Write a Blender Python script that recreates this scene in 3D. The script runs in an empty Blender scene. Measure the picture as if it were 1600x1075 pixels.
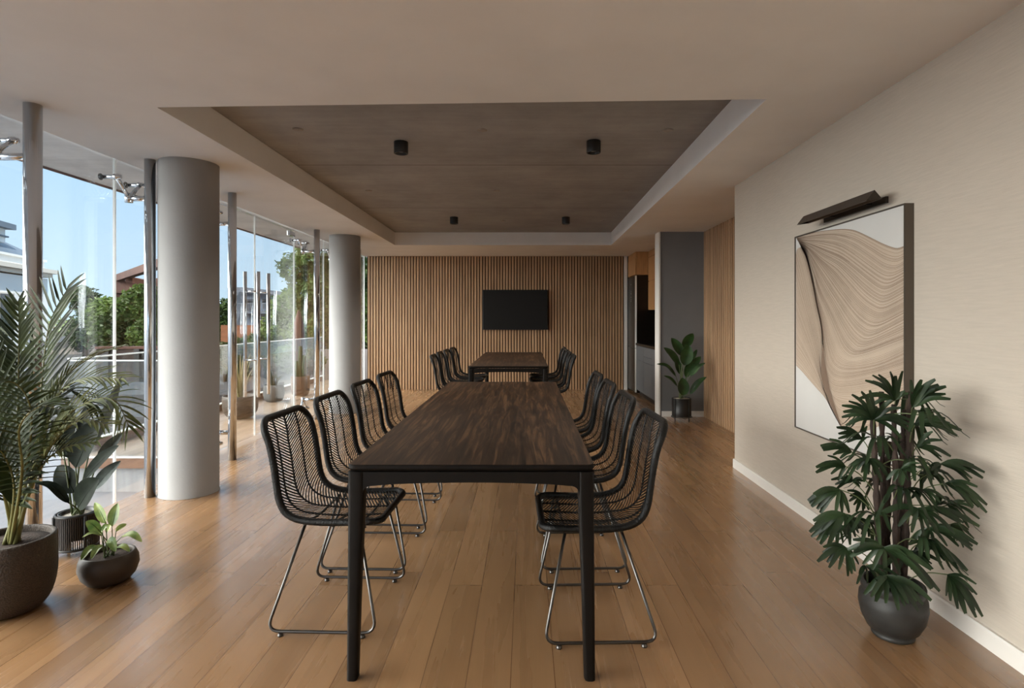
import bpy, bmesh, math, random
from mathutils import Vector, Matrix
random.seed(7)
PI = math.pi
SC = bpy.context.scene
COL = SC.collection
F, CX, CY, H = 900.0, 822.0, 499.0, 1.263

def W(px, py, Y):
    """a point of the room seen at a photograph position, at depth Y"""
    return Vector(((px - CX) * Y / F, Y, H - (py - CY) * Y / F))

# ------------------------------------------------------------------ materials
class NT:
    def __init__(s, name):
        s.m = bpy.data.materials.new(name); s.m.use_nodes = True
        s.t = s.m.node_tree; s.t.nodes.clear()
    def n(s, kind, **kw):
        x = s.t.nodes.new('ShaderNode' + kind)
        for k, v in kw.items():
            if k in x.inputs and not hasattr(x, k): x.inputs[k].default_value = v
            else: setattr(x, k, v)
        return x
    def l(s, a, b): s.t.links.new(a, b)
    def out(s, sh):
        o = s.n('OutputMaterial'); s.l(sh, o.inputs[0]); return s.m

def rgb(r, g, b):
    f = lambda c: (c/255/12.92) if c/255 <= .04045 else ((c/255+.055)/1.055)**2.4
    return (f(r), f(g), f(b), 1)

def ramp(nt, fac, stops):
    r = nt.n('ValToRGB'); e = r.color_ramp.elements
    while len(e) < len(stops): e.new(.5)
    for i, (p, c) in enumerate(stops): e[i].position = p; e[i].color = c
    nt.l(fac, r.inputs[0]); return r.outputs[0]

def simple(name, col, rough=.5, metal=0., noise=0., scale=8., stretch=(1,1,1), bump=0., bscale=None, spec=.5, coords='Object', trans=0.):
    t = NT(name)
    p = t.n('BsdfPrincipled'); p.inputs['Roughness'].default_value = rough
    p.inputs['Metallic'].default_value = metal; p.inputs['Specular IOR Level'].default_value = spec
    p.inputs['Base Color'].default_value = col
    if noise or bump:
        tc = t.n('TexCoord'); mp = t.n('Mapping'); mp.inputs['Scale'].default_value = stretch
        t.l(tc.outputs[coords], mp.inputs[0])
    if noise:
        nz = t.n('TexNoise'); nz.inputs['Scale'].default_value = scale; nz.inputs['Detail'].default_value = 6
        t.l(mp.outputs[0], nz.inputs['Vector'])
        lo = tuple(c*(1-noise) for c in col[:3]) + (1,); hi = tuple(min(1, c*(1+noise)) for c in col[:3]) + (1,)
        t.l(ramp(t, nz.outputs['Fac'], [(.3, lo), (.7, hi)]), p.inputs['Base Color'])
    if bump:
        n2 = t.n('TexNoise'); n2.inputs['Scale'].default_value = bscale or scale*4; n2.inputs['Detail'].default_value = 4
        t.l(mp.outputs[0], n2.inputs['Vector'])
        b = t.n('Bump'); b.inputs['Strength'].default_value = bump; b.inputs['Distance'].default_value = .01
        t.l(n2.outputs['Fac'], b.inputs['Height']); t.l(b.outputs[0], p.inputs['Normal'])
    if trans:
        tr = t.n('BsdfTranslucent'); tr.inputs['Color'].default_value = tuple(min(1, c*1.6) for c in col[:3]) + (1,)
        mx = t.n('MixShader'); mx.inputs[0].default_value = trans
        t.l(p.outputs[0], mx.inputs[1]); t.l(tr.outputs[0], mx.inputs[2]); return t.out(mx.outputs[0])
    return t.out(p.outputs[0])

def plank_floor(name, c1, c2, rough, tint=1.0):
    t = NT(name)
    geo = t.n('NewGeometry'); sp = t.n('SeparateXYZ'); t.l(geo.outputs['Position'], sp.inputs[0])
    ax = t.n('Math', operation='ADD'); ax.inputs[1].default_value = .984 + .155*40; t.l(sp.outputs[0], ax.inputs[0])
    ay = t.n('Math', operation='ADD'); ay.inputs[1].default_value = 19.36; t.l(sp.outputs[1], ay.inputs[0])
    cb = t.n('CombineXYZ'); t.l(ay.outputs[0], cb.inputs[0]); t.l(ax.outputs[0], cb.inputs[1])
    br = t.n('TexBrick'); t.l(cb.outputs[0], br.inputs['Vector'])
    for k, v in (('Scale', 1.), ('Mortar Size', .0015), ('Mortar Smooth', .2), ('Bias', 0.), ('Brick Width', 1.9), ('Row Height', .155)):
        br.inputs[k].default_value = v
    br.offset = .37; br.offset_frequency = 2; br.squash = .8; br.squash_frequency = 3
    br.inputs['Color1'].default_value = (0, 0, 0, 1); br.inputs['Color2'].default_value = (1, 1, 1, 1); br.inputs['Mortar'].default_value = (.5, .5, .5, 1)
    # each board shifts its own grain
    off = t.n('VectorMath', operation='MULTIPLY'); off.inputs[1].default_value = (7.3, 3.1, 5.7); t.l(br.outputs['Color'], off.inputs[0])
    add = t.n('VectorMath', operation='ADD'); t.l(geo.outputs['Position'], add.inputs[0]); t.l(off.outputs[0], add.inputs[1])
    mp = t.n('Mapping'); mp.inputs['Scale'].default_value = (15, .8, 1); t.l(add.outputs[0], mp.inputs[0])
    g1 = t.n('TexNoise'); g1.inputs['Scale'].default_value = 1.; g1.inputs['Detail'].default_value = 8; g1.inputs['Distortion'].default_value = .6; t.l(mp.outputs[0], g1.inputs['Vector'])
    mp2 = t.n('Mapping'); mp2.inputs['Scale'].default_value = (260, 4, 1); t.l(add.outputs[0], mp2.inputs[0])
    g2 = t.n('TexNoise'); g2.inputs['Scale'].default_value = 1.; g2.inputs['Detail'].default_value = 3; t.l(mp2.outputs[0], g2.inputs['Vector'])
    base = ramp(t, g1.outputs['Fac'], [(.28, c1), (.72, c2)])
    m1 = t.n('Mix', data_type='RGBA', blend_type='MULTIPLY'); m1.inputs[0].default_value = .5
    t.l(base, m1.inputs[6]); t.l(ramp(t, g2.outputs['Fac'], [(.2, (.86, .85, .84, 1)), (.65, (1, 1, 1, 1))]), m1.inputs[7])
    m2 = t.n('Mix', data_type='RGBA', blend_type='MULTIPLY'); m2.inputs[0].default_value = 1.
    t.l(m1.outputs[2], m2.inputs[6]); t.l(ramp(t, br.outputs['Color'], [(0., (.80, .785, .77, 1)), (1., (1.10, 1.09, 1.07, 1))]), m2.inputs[7])
    m4 = t.n('Mix', data_type='RGBA', blend_type='MULTIPLY'); t.l(br.outputs['Fac'], m4.inputs[0])
    t.l(m2.outputs[2], m4.inputs[6]); m4.inputs[7].default_value = (.45, .37, .31, 1)
    p = t.n('BsdfPrincipled'); p.inputs['Roughness'].default_value = rough; p.inputs['Specular IOR Level'].default_value = .6; p.inputs['Coat Weight'].default_value = .55; p.inputs['Coat Roughness'].default_value = .2
    t.l(m4.outputs[2], p.inputs['Base Color'])
    rr = t.n('MapRange'); rr.inputs['To Min'].default_value = rough-.05; rr.inputs['To Max'].default_value = rough+.1; t.l(g1.outputs['Fac'], rr.inputs[0]); t.l(rr.outputs[0], p.inputs['Roughness'])
    iv = t.n('Math', operation='SUBTRACT'); iv.inputs[0].default_value = 1; t.l(br.outputs['Fac'], iv.inputs[1])
    b = t.n('Bump'); b.inputs['Strength'].default_value = .5; b.inputs['Distance'].default_value = .0015; t.l(iv.outputs[0], b.inputs['Height'])
    b2 = t.n('Bump'); b2.inputs['Strength'].default_value = .08; b2.inputs['Distance'].default_value = .002; t.l(g2.outputs['Fac'], b2.inputs['Height']); t.l(b.outputs[0], b2.inputs['Normal'])
    t.l(b2.outputs[0], p.inputs['Normal'])
    return t.out(p.outputs[0])

def slat_wood(name, axis, c1, c2, pitch):
    t = NT(name)
    geo = t.n('NewGeometry'); sp = t.n('SeparateXYZ'); t.l(geo.outputs['Position'], sp.inputs[0])
    dv = t.n('Math', operation='DIVIDE'); dv.inputs[1].default_value = pitch; t.l(sp.outputs[axis], dv.inputs[0])
    fl = t.n('Math', operation='FLOOR'); t.l(dv.outputs[0], fl.inputs[0])
    wn = t.n('TexWhiteNoise', noise_dimensions='1D'); t.l(fl.outputs[0], wn.inputs['W'])
    ad = t.n('VectorMath', operation='ADD'); t.l(geo.outputs['Position'], ad.inputs[0]); t.l(wn.outputs['Color'], ad.inputs[1])
    mp = t.n('Mapping'); mp.inputs['Scale'].default_value = (90, 90, 2.5); t.l(ad.outputs[0], mp.inputs[0])
    nz = t.n('TexNoise'); nz.inputs['Scale'].default_value = 1; nz.inputs['Detail'].default_value = 5; t.l(mp.outputs[0], nz.inputs['Vector'])
    c = ramp(t, nz.outputs['Fac'], [(.3, c1), (.7, c2)])
    m = t.n('Mix', data_type='RGBA', blend_type='MULTIPLY'); m.inputs[0].default_value = 1
    t.l(c, m.inputs[6]); t.l(ramp(t, wn.outputs['Value'], [(0, (.82, .81, .8, 1)), (1, (1.05, 1.05, 1.05, 1))]), m.inputs[7])
    p = t.n('BsdfPrincipled'); p.inputs['Roughness'].default_value = .5; t.l(m.outputs[2], p.inputs['Base Color'])
    return t.out(p.outputs[0])

def table_wood(name):
    t = NT(name)
    geo = t.n('NewGeometry'); sp = t.n('SeparateXYZ'); t.l(geo.outputs['Position'], sp.inputs[0])
    dv = t.n('Math', operation='DIVIDE'); dv.inputs[1].default_value = .145; t.l(sp.outputs[0], dv.inputs[0])
    fl = t.n('Math', operation='FLOOR'); t.l(dv.outputs[0], fl.inputs[0])
    wn = t.n('TexWhiteNoise', noise_dimensions='1D'); t.l(fl.outputs[0], wn.inputs['W'])
    ad = t.n('VectorMath', operation='ADD'); t.l(geo.outputs['Position'], ad.inputs[0]); t.l(wn.outputs['Color'], ad.inputs[1])
    mp = t.n('Mapping'); mp.inputs['Scale'].default_value = (38, 2.2, 1); t.l(ad.outputs[0], mp.inputs[0])
    nz = t.n('TexNoise'); nz.inputs['Scale'].default_value = 1; nz.inputs['Detail'].default_value = 9; nz.inputs['Roughness'].default_value = .62; nz.inputs['Distortion'].default_value = .8; t.l(mp.outputs[0], nz.inputs['Vector'])
    c = ramp(t, nz.outputs['Fac'], [(.32, rgb(30, 21, 15)), (.5, rgb(62, 45, 32)), (.68, rgb(112, 84, 60))])
    m = t.n('Mix', data_type='RGBA', blend_type='MULTIPLY'); m.inputs[0].default_value = 1
    t.l(c, m.inputs[6]); t.l(ramp(t, wn.outputs['Value'], [(0, (.72, .72, .72, 1)), (1, (1.1, 1.08, 1.05, 1))]), m.inputs[7])
    p = t.n('BsdfPrincipled'); p.inputs['Roughness'].default_value = .48; p.inputs['Specular IOR Level'].default_value = .2; t.l(m.outputs[2], p.inputs['Base Color'])
    b = t.n('Bump'); b.inputs['Strength'].default_value = .12; b.inputs['Distance'].default_value = .002; t.l(nz.outputs['Fac'], b.inputs['Height']); t.l(b.outputs[0], p.inputs['Normal'])
    return t.out(p.outputs[0])

def concrete(name, col, seams=()):
    t = NT(name)
    geo = t.n('NewGeometry'); sp = t.n('SeparateXYZ'); t.l(geo.outputs['Position'], sp.inputs[0])
    n1 = t.n('TexNoise'); n1.inputs['Scale'].default_value = 1.6; n1.inputs['Detail'].default_value = 8; n1.inputs['Roughness'].default_value = .65; t.l(geo.outputs['Position'], n1.inputs['Vector'])
    mp = t.n('Mapping'); mp.inputs['Scale'].default_value = (1.5, 22, 1); t.l(geo.outputs['Position'], mp.inputs[0])
    n2 = t.n('TexNoise'); n2.inputs['Scale'].default_value = 1; n2.inputs['Detail'].default_value = 4; t.l(mp.outputs[0], n2.inputs['Vector'])
    k = lambda f: tuple(c*f for c in col[:3]) + (1,)
    c = ramp(t, n1.outputs['Fac'], [(.3, k(.78)), (.7, k(1.18))])
    m = t.n('Mix', data_type='RGBA', blend_type='MULTIPLY'); m.inputs[0].default_value = .6
    t.l(c, m.inputs[6]); t.l(ramp(t, n2.outputs['Fac'], [(.3, (.86, .86, .86, 1)), (.65, (1, 1, 1, 1))]), m.inputs[7])
    last = m.outputs[2]
    for y in seams:
        s = t.n('Math', operation='SUBTRACT'); s.inputs[1].default_value = y; t.l(sp.outputs[1], s.inputs[0])
        a = t.n('Math', operation='ABSOLUTE'); t.l(s.outputs[0], a.inputs[0])
        mm = t.n('Mix', data_type='RGBA', blend_type='MULTIPLY'); mm.inputs[0].default_value = 1
        t.l(last, mm.inputs[6]); t.l(ramp(t, a.outputs[0], [(.004, (.62, .6, .58, 1)), (.02, (1, 1, 1, 1))]), mm.inputs[7]); last = mm.outputs[2]
    v = t.n('TexVoronoi'); v.inputs['Scale'].default_value = 16; t.l(geo.outputs['Position'], v.inputs['Vector'])
    m2 = t.n('Mix', data_type='RGBA', blend_type='MULTIPLY'); m2.inputs[0].default_value = .6
    t.l(last, m2.inputs[6]); t.l(ramp(t, v.outputs['Distance'], [(.03, (.5, .5, .5, 1)), (.09, (1, 1, 1, 1))]), m2.inputs[7])
    p = t.n('BsdfPrincipled'); p.inputs['Roughness'].default_value = .8; t.l(m2.outputs[2], p.inputs['Base Color'])
    b = t.n('Bump'); b.inputs['Strength'].default_value = .3; b.inputs['Distance'].default_value = .004; t.l(n1.outputs['Fac'], b.inputs['Height']); t.l(b.outputs[0], p.inputs['Normal'])
    return t.out(p.outputs[0])

def glass(name, tint=(.97, .985, .98, 1), boost=1.0):
    t = NT(name)
    tr = t.n('BsdfTransparent'); tr.inputs[0].default_value = tint
    gl = t.n('BsdfGlossy'); gl.inputs['Roughness'].default_value = 0.; gl.inputs[0].default_value = (1, 1, 1, 1)
    g = t.n('NewGeometry'); dt = t.n('VectorMath', operation='DOT_PRODUCT'); t.l(g.outputs['Incoming'], dt.inputs[0]); t.l(g.outputs['Normal'], dt.inputs[1])
    ab = t.n('Math', operation='ABSOLUTE'); t.l(dt.outputs['Value'], ab.inputs[0])
    iv = t.n('Math', operation='SUBTRACT'); iv.inputs[0].default_value = 1; t.l(ab.outputs[0], iv.inputs[1])
    pw = t.n('Math', operation='POWER'); pw.inputs[1].default_value = 5; t.l(iv.outputs[0], pw.inputs[0])
    fr = t.n('MapRange'); fr.inputs['To Min'].default_value = .04; t.l(pw.outputs[0], fr.inputs[0])
    mu = t.n('Math', operation='MULTIPLY'); mu.inputs[1].default_value = boost; mu.use_clamp = True; t.l(fr.outputs[0], mu.inputs[0])
    mx = t.n('MixShader'); t.l(mu.outputs[0], mx.inputs[0]); t.l(tr.outputs[0], mx.inputs[1]); t.l(gl.outputs[0], mx.inputs[2])
    return t.out(mx.outputs[0])

def emit(name, col, s):
    t = NT(name); e = t.n('Emission'); e.inputs[0].default_value = col; e.inputs[1].default_value = s; return t.out(e.outputs[0])

def leaf_mat(name, c1, c2, rough=.42, trans=.18, scale=14., spec=.5):
    t = NT(name)
    oi = t.n('ObjectInfo'); tc = t.n('NewGeometry')
    nz = t.n('TexNoise'); nz.inputs['Scale'].default_value = scale; nz.inputs['Detail'].default_value = 3; t.l(tc.outputs['Position'], nz.inputs['Vector'])
    c = ramp(t, nz.outputs['Fac'], [(.3, c1), (.7, c2)])
    m = t.n('Mix', data_type='RGBA', blend_type='MULTIPLY'); m.inputs[0].default_value = 1
    t.l(c, m.inputs[6]); t.l(ramp(t, oi.outputs['Random'], [(0, (.75, .78, .75, 1)), (1, (1.15, 1.12, 1.1, 1))]), m.inputs[7])
    p = t.n('BsdfPrincipled'); p.inputs['Roughness'].default_value = rough; p.inputs['Specular IOR Level'].default_value = spec; t.l(m.outputs[2], p.inputs['Base Color'])
    tr = t.n('BsdfTranslucent'); t.l(m.outputs[2], tr.inputs[0])
    mx = t.n('MixShader'); mx.inputs[0].default_value = trans; t.l(p.outputs[0], mx.inputs[1]); t.l(tr.outputs[0], mx.inputs[2])
    return t.out(mx.outputs[0])

M = {}
M['floor'] = plank_floor('oak_floor', rgb(146, 111, 77), rgb(162, 126, 90), .25)
M['terrace'] = plank_floor('terrace_boards', rgb(170, 142, 118), rgb(190, 164, 140), .4)
M['ceiling'] = simple('ceiling_paint', rgb(232, 231, 230), .85, noise=.03, scale=3)
M['white'] = simple('white_paint', rgb(222, 218, 212), .6)
M['wallpaper'] = simple('beige_textile_wallpaper', rgb(191, 181, 168), .85, noise=.04, scale=60, stretch=(1, .12, 1.6), bump=.25, bscale=160, coords='Object')
M['grey_paint'] = simple('grey_wall_paint', rgb(112, 112, 113), .7, noise=.04, scale=4)
M['column'] = simple('grey_microcement', rgb(160, 159, 158), .7, noise=.035, scale=4, stretch=(1, 1, .8), bump=.08, bscale=60)
M['concrete'] = concrete('exposed_concrete', rgb(150, 148, 147), (4.98, 6.9))
M['soffit'] = concrete('soffit_concrete', rgb(212, 211, 210))
M['plug'] = simple('concrete_plug', rgb(150, 143, 136), .8, noise=.1, scale=40)
M['slat'] = slat_wood('slat_oak', 0, rgb(160, 126, 94), rgb(196, 160, 124), .0517)
M['slat_side'] = slat_wood('slat_oak_side', 1, rgb(160, 126, 94), rgb(196, 160, 124), .07)
M['slat_back'] = simple('slat_backing', rgb(62, 46, 36), .9)
M['table'] = table_wood('stained_table_wood')
M['black_wood'] = simple('black_stained_wood', rgb(16, 12, 9), .5, spec=.16, noise=.25, scale=3, stretch=(12, 12, 1.2))
M['rattan'] = simple('black_rattan', rgb(13, 11, 10), .5, noise=.3, scale=60, spec=.25)
M['rim'] = simple('black_wrapped_rim', rgb(11, 10, 9), .42, spec=.3, bump=.4, bscale=160)
M['gunmetal'] = simple('gunmetal_tube', rgb(92, 90, 88), .32, metal=1.)
M['chrome'] = simple('polished_steel', rgb(206, 211, 217), .09, metal=1.)
M['chrome_dark'] = simple('dark_rubber', rgb(30, 30, 32), .5)
M['glass'] = glass('window_glass', boost=1.5)
M['rail_glass'] = glass('railing_glass', (.93, .95, .95, 1), 1.)
M['joint'] = simple('glazing_joint', rgb(235, 240, 240), .35, trans=.4)
M['tv'] = simple('screen_black', rgb(22, 21, 20), .5, spec=.25)
M['black'] = simple('black_metal', rgb(24, 23, 22), .45)
M['lens'] = simple('frosted_lens', rgb(205, 202, 196), .4)
M['lamp'] = simple('dark_bronze', rgb(70, 66, 62), .32, metal=.85, noise=.12, scale=9)
M['frame'] = simple('brushed_frame', rgb(96, 88, 80), .4, metal=.6)
M['canvas'] = simple('pale_canvas', rgb(206, 205, 202), .6, noise=.02, scale=4)
M['tan'] = simple('tan_pigment', rgb(186, 168, 149), .65, noise=.05, scale=9)
M['ink'] = simple('brown_ink', rgb(128, 106, 90), .6)
M['ink_pale'] = simple('pale_ink', rgb(206, 192, 175), .6)
M['fold'] = simple('umber_pigment', rgb(120, 100, 84), .65)
M['fridge'] = simple('dark_bronze_steel', rgb(50, 42, 36), .3, metal=.85, noise=.06, scale=3, stretch=(1, 1, 8))
M['cab_wood'] = simple('cabinet_oak', rgb(176, 130, 84), .5, noise=.16, scale=4, stretch=(9, 9, 1))
M['cab_grey'] = simple('cabinet_grey', rgb(90, 92, 95), .55)
M['counter'] = simple('black_stone', rgb(28, 27, 27), .25)
M['splash'] = simple('black_glass_splash', rgb(12, 11, 11), .12)
M['pot_bronze'] = simple('textured_bronze_pot', rgb(62, 50, 39), .6, noise=.4, scale=150, bump=.8, bscale=170)
M['pot_brown'] = simple('brown_stoneware', rgb(60, 49, 39), .5, noise=.15, scale=12, bump=.06, bscale=90)
M['slat_dark'] = simple('dark_slat_wood', rgb(40, 34, 30), .5)
M['pot_black'] = simple('charcoal_glaze', rgb(44, 43, 41), .5, noise=.3, scale=14, bump=.15, bscale=40, spec=.35)
M['pot_grey'] = simple('grey_stone_pot', rgb(84, 82, 80), .7, noise=.15, scale=12)
M['terracotta'] = simple('rust_pot', rgb(92, 62, 45), .7, noise=.2, scale=12)
M['soil'] = simple('dark_soil', rgb(62, 50, 42), .95, noise=.5, scale=60, bump=.9, bscale=120)
M['pebble'] = simple('pale_pebbles', rgb(196, 186, 172), .7, noise=.25, scale=60, bump=1., bscale=90)
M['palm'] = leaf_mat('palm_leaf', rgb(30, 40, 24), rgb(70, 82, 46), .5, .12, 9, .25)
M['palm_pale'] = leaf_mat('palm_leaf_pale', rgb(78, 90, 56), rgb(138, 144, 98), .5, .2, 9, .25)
M['palm_stem'] = simple('palm_stem', rgb(110, 108, 62), .5, noise=.25, scale=10)
M['strel'] = leaf_mat('strelitzia_leaf', rgb(20, 26, 20), rgb(38, 46, 38), .55, .04, 20, .08)
M['strel_pale'] = leaf_mat('strelitzia_underside', rgb(84, 94, 92), rgb(120, 130, 127), .5, .1, 30, .2)
M['banana'] = leaf_mat('glossy_leaf', rgb(24, 48, 22), rgb(54, 88, 42), .34, .12, 9)
M['lime'] = leaf_mat('variegated_leaf', rgb(86, 122, 62), rgb(176, 192, 116), .4, .25, 22)
M['rhapis'] = leaf_mat('rhapis_leaf', rgb(22, 36, 22), rgb(50, 70, 42), .42, .1, 11, .4)
M['petiole'] = simple('green_petiole', rgb(84, 96, 58), .5)
M['cane'] = simple('fibrous_cane', rgb(58, 46, 40), .9, noise=.6, scale=18, stretch=(1.5, 1.5, .5), bump=1., bscale=60)
M['dry'] = leaf_mat('straw_leaf', rgb(150, 136, 88), rgb(190, 176, 128), .6, .2, 9)
M['tree'] = leaf_mat('tree_leaf', rgb(46, 66, 30), rgb(112, 136, 62), .55, .3, 1.2)
M['tree_dark'] = leaf_mat('tree_leaf_dark', rgb(34, 52, 26), rgb(84, 108, 52), .55, .3, 1.2)
M['bark'] = simple('bark', rgb(86, 70, 56), .9, noise=.3, scale=12, stretch=(1, 1, .3))
M['render'] = simple('pale_render', rgb(232, 232, 230), .85, noise=.03, scale=.6)
M['roof_grey'] = simple('zinc_roof', rgb(96, 106, 118), .5, noise=.1, scale=2)
M['stone_trim'] = simple('stone_trim', rgb(214, 206, 194), .8)
M['rust'] = simple('rusty_steel', rgb(84, 50, 38), .75, noise=.25, scale=1.5)
M['brown_timber'] = simple('brown_timber', rgb(52, 36, 29), .8, noise=.3, scale=2, stretch=(.4, .4, 6))
M['orange_timber'] = simple('orange_timber', rgb(124, 78, 52), .8, noise=.2, scale=2, stretch=(.4, .4, 6))
M['house_blue'] = simple('blue_grey_render', rgb(150, 166, 186), .8, noise=.05, scale=1)
M['house_dark'] = simple('slate_cladding', rgb(92, 98, 108), .8, noise=.15, scale=2)
M['window_dark'] = simple('dark_pane', rgb(52, 56, 62), .15)
M['paving'] = simple('pale_paving', rgb(112, 116, 123), .85, noise=.08, scale=1.2)
M['yard'] = simple('dark_yard_paving', rgb(62, 60, 58), .85, noise=.25, scale=.8)
M['bench'] = simple('slate_block', rgb(46, 47, 51), .8, noise=.12, scale=3)
M['board_concrete'] = simple('board_marked_concrete', rgb(150, 153, 156), .85, noise=.14, scale=3, stretch=(6, 6, .8))
M['kerb'] = simple('brown_kerb', rgb(122, 90, 70), .7, noise=.15, scale=4)
M['grey_fence'] = simple('weathered_fence', rgb(140, 132, 126), .85, noise=.25, scale=3, stretch=(7, 7, .5))
M['hedge'] = leaf_mat('distant_leaf', rgb(84, 104, 62), rgb(140, 156, 104), .6, .3, 1.)

# ------------------------------------------------------------------ mesh building
class MB:
    def __init__(s): s.v = []; s.f = []; s.mi = []; s.sm = []
    def add(s, vs, fs, mi=0, smooth=False):
        o = len(s.v); s.v += [tuple(v) for v in vs]
        for f in fs: s.f.append(tuple(i+o for i in f)); s.mi.append(mi); s.sm.append(smooth)
    def box(s, x0, x1, y0, y1, z0, z1, mi=0):
        vs = [(x0,y0,z0),(x1,y0,z0),(x1,y1,z0),(x0,y1,z0),(x0,y0,z1),(x1,y0,z1),(x1,y1,z1),(x0,y1,z1)]
        s.add(vs, [(0,3,2,1),(4,5,6,7),(0,1,5,4),(1,2,6,5),(2,3,7,6),(3,0,4,7)], mi)
    def tube(s, pts, r, n=8, closed=False, cap=True, mi=0, flat=1.):
        pts = [Vector(p) for p in pts]; N = len(pts)
        if N < 2: return
        rr = r if isinstance(r, (list, tuple)) else [r]*N
        tang = []
        for i in range(N):
            a = pts[(i-1) % N] if (closed or i > 0) else pts[i]
            b = pts[(i+1) % N] if (closed or i < N-1) else pts[i]
            d = b-a; tang.append(d.normalized() if d.length > 1e-9 else Vector((0, 0, 1)))
        u = tang[0].orthogonal().normalized(); vs = []; fs = []
        for i in range(N):
            t = tang[i]; u = (u - t*u.dot(t)); u = u.normalized() if u.length > 1e-6 else t.orthogonal().normalized()
            w = t.cross(u)
            for k in range(n):
                a = 2*PI*k/n
                vs.append(pts[i] + (u*math.cos(a) + w*math.sin(a)*flat)*rr[i])
        for i in range(N if closed else N-1):
            j = (i+1) % N
            for k in range(n): fs.append((i*n+k, i*n+(k+1) % n, j*n+(k+1) % n, j*n+k))
        if cap and not closed:
            fs.append(tuple(range(n-1, -1, -1))); fs.append(tuple((N-1)*n+k for k in range(n)))
        s.add(vs, fs, mi, True)
    def lathe(s, prof, c=(0, 0, 0), n=40, mi=0, smooth=True):
        vs = []; fs = []; P = len(prof)
        for (r, z) in prof:
            for k in range(n):
                a = 2*PI*k/n; vs.append((c[0]+r*math.cos(a), c[1]+r*math.sin(a), c[2]+z))
        for i in range(P-1):
            for k in range(n): fs.append((i*n+k, i*n+(k+1) % n, (i+1)*n+(k+1) % n, (i+1)*n+k))
        if prof[0][0] > 1e-4: fs.append(tuple(range(n-1, -1, -1)))
        if prof[-1][0] > 1e-4: fs.append(tuple((P-1)*n+k for k in range(n)))
        s.add(vs, fs, mi, smooth)
    def prism(s, poly, o, ax, ay, ex, mi=0):
        """polygon (2D) in the plane o+ax*u+ay*v, extruded by the vector ex"""
        o, ax, ay, ex = map(Vector, (o, ax, ay, ex)); n = len(poly)
        vs = [o+ax*u+ay*v for u, v in poly]; vs += [p+ex for p in vs]
        fs = [tuple(range(n-1, -1, -1)), tuple(range(n, 2*n))]
        fs += [(i, (i+1) % n, n+(i+1) % n, n+i) for i in range(n)]
        s.add(vs, fs, mi)
    def grid(s, rows, mi=0, smooth=True):
        m = len(rows[0]); vs = [p for r in rows for p in r]
        fs = [(i*m+j, i*m+j+1, (i+1)*m+j+1, (i+1)*m+j) for i in range(len(rows)-1) for j in range(m-1)]
        s.add(vs, fs, mi, smooth)
    def build(s, name, mats, parent=None, bevel=0, loc=None, seg=2):
        me = bpy.data.meshes.new(name); me.from_pydata(s.v, [], s.f)
        for m in (mats if isinstance(mats, (list, tuple)) else [mats]): me.materials.append(m)
        me.polygons.foreach_set('material_index', s.mi); me.polygons.foreach_set('use_smooth', s.sm)
        bm = bmesh.new(); bm.from_mesh(me); bmesh.ops.recalc_face_normals(bm, faces=bm.faces); bm.to_mesh(me); bm.free()
        me.update()
        o = bpy.data.objects.new(name, me); COL.objects.link(o)
        if loc is not None:
            me.transform(Matrix.Translation(-Vector(loc))); o.location = loc
        if parent is not None:
            o.parent = parent
            if parent.get('_base') is not None or True:
                o.location = o.location - Vector(world_base(parent))
        if bevel:
            b = o.modifiers.new('bevel', 'BEVEL'); b.width = bevel; b.segments = seg; b.limit_method = 'ANGLE'; b.angle_limit = .7
        return o

BASE = {}
def world_base(o):
    v = Vector((0, 0, 0))
    while o is not None: v = v + o.location; o = o.parent
    return v

def tag(o, label=None, cat=None, group=None, kind=None):
    if label: o['label'] = label
    if cat: o['category'] = cat
    if group: o['group'] = group
    if kind: o['kind'] = kind
    return o

def thing(name, loc, label, cat, group=None, kind=None):
    o = bpy.data.objects.new(name, None); COL.objects.link(o); o.location = loc; o.empty_display_size = .1
    return tag(o, label, cat, group, kind)

def copy_tree(o, parent=None):
    c = o.copy(); COL.objects.link(c); c.parent = parent
    for ch in list(o.children): copy_tree(ch, c)
    return c

def one(name, mb, mats, label, cat, group=None, kind=None, bevel=0, loc=None):
    o = mb.build(name, mats, None, bevel, loc); return tag(o, label, cat, group, kind)

def catmull(P, n=8):
    P = [Vector(p) for p in P]; Q = [P[0]*2-P[1]] + P + [P[-1]*2-P[-2]]; out = []
    for i in range(1, len(Q)-2):
        a, b, c, d = Q[i-1], Q[i], Q[i+1], Q[i+2]
        for k in range(n):
            t = k/n
            out.append(.5*((2*b)+(c-a)*t+(2*a-5*b+4*c-d)*t*t+(3*b-a-3*c+d)*t**3))
    out.append(P[-1]); return out

def resample(P, n):
    L = [0]
    for i in range(1, len(P)): L.append(L[-1]+(P[i]-P[i-1]).length)
    out = []; j = 0
    for k in range(n):
        s = L[-1]*k/(n-1)
        while j < len(P)-2 and L[j+1] < s: j += 1
        d = L[j+1]-L[j]; out.append(P[j].lerp(P[j+1], (s-L[j])/d if d > 1e-9 else 0))
    return out

def blade(mb, path, wid, nrm, fold=.25, prof=None, mi=0, across=2):
    """a leaf blade along a centre line, folded at the midrib"""
    n = len(path); rows = []
    for i, p in enumerate(path):
        t = (path[min(i+1, n-1)]-path[max(i-1, 0)]).normalized()
        s = t.cross(nrm); s = s.normalized() if s.length > 1e-6 else t.orthogonal()
        m = s.cross(t)
        u = i/(n-1); w = wid*.5*(prof(u) if prof else math.sin(PI*u**.8)**.7 if 0 < u < 1 else 0.02)
        row = []
        for k in range(-across, across+1):
            q = k/across; row.append(p + s*(w*q) + m*(abs(q)**1.5*w*fold))
        rows.append(row)
    mb.grid(rows, mi)

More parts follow.
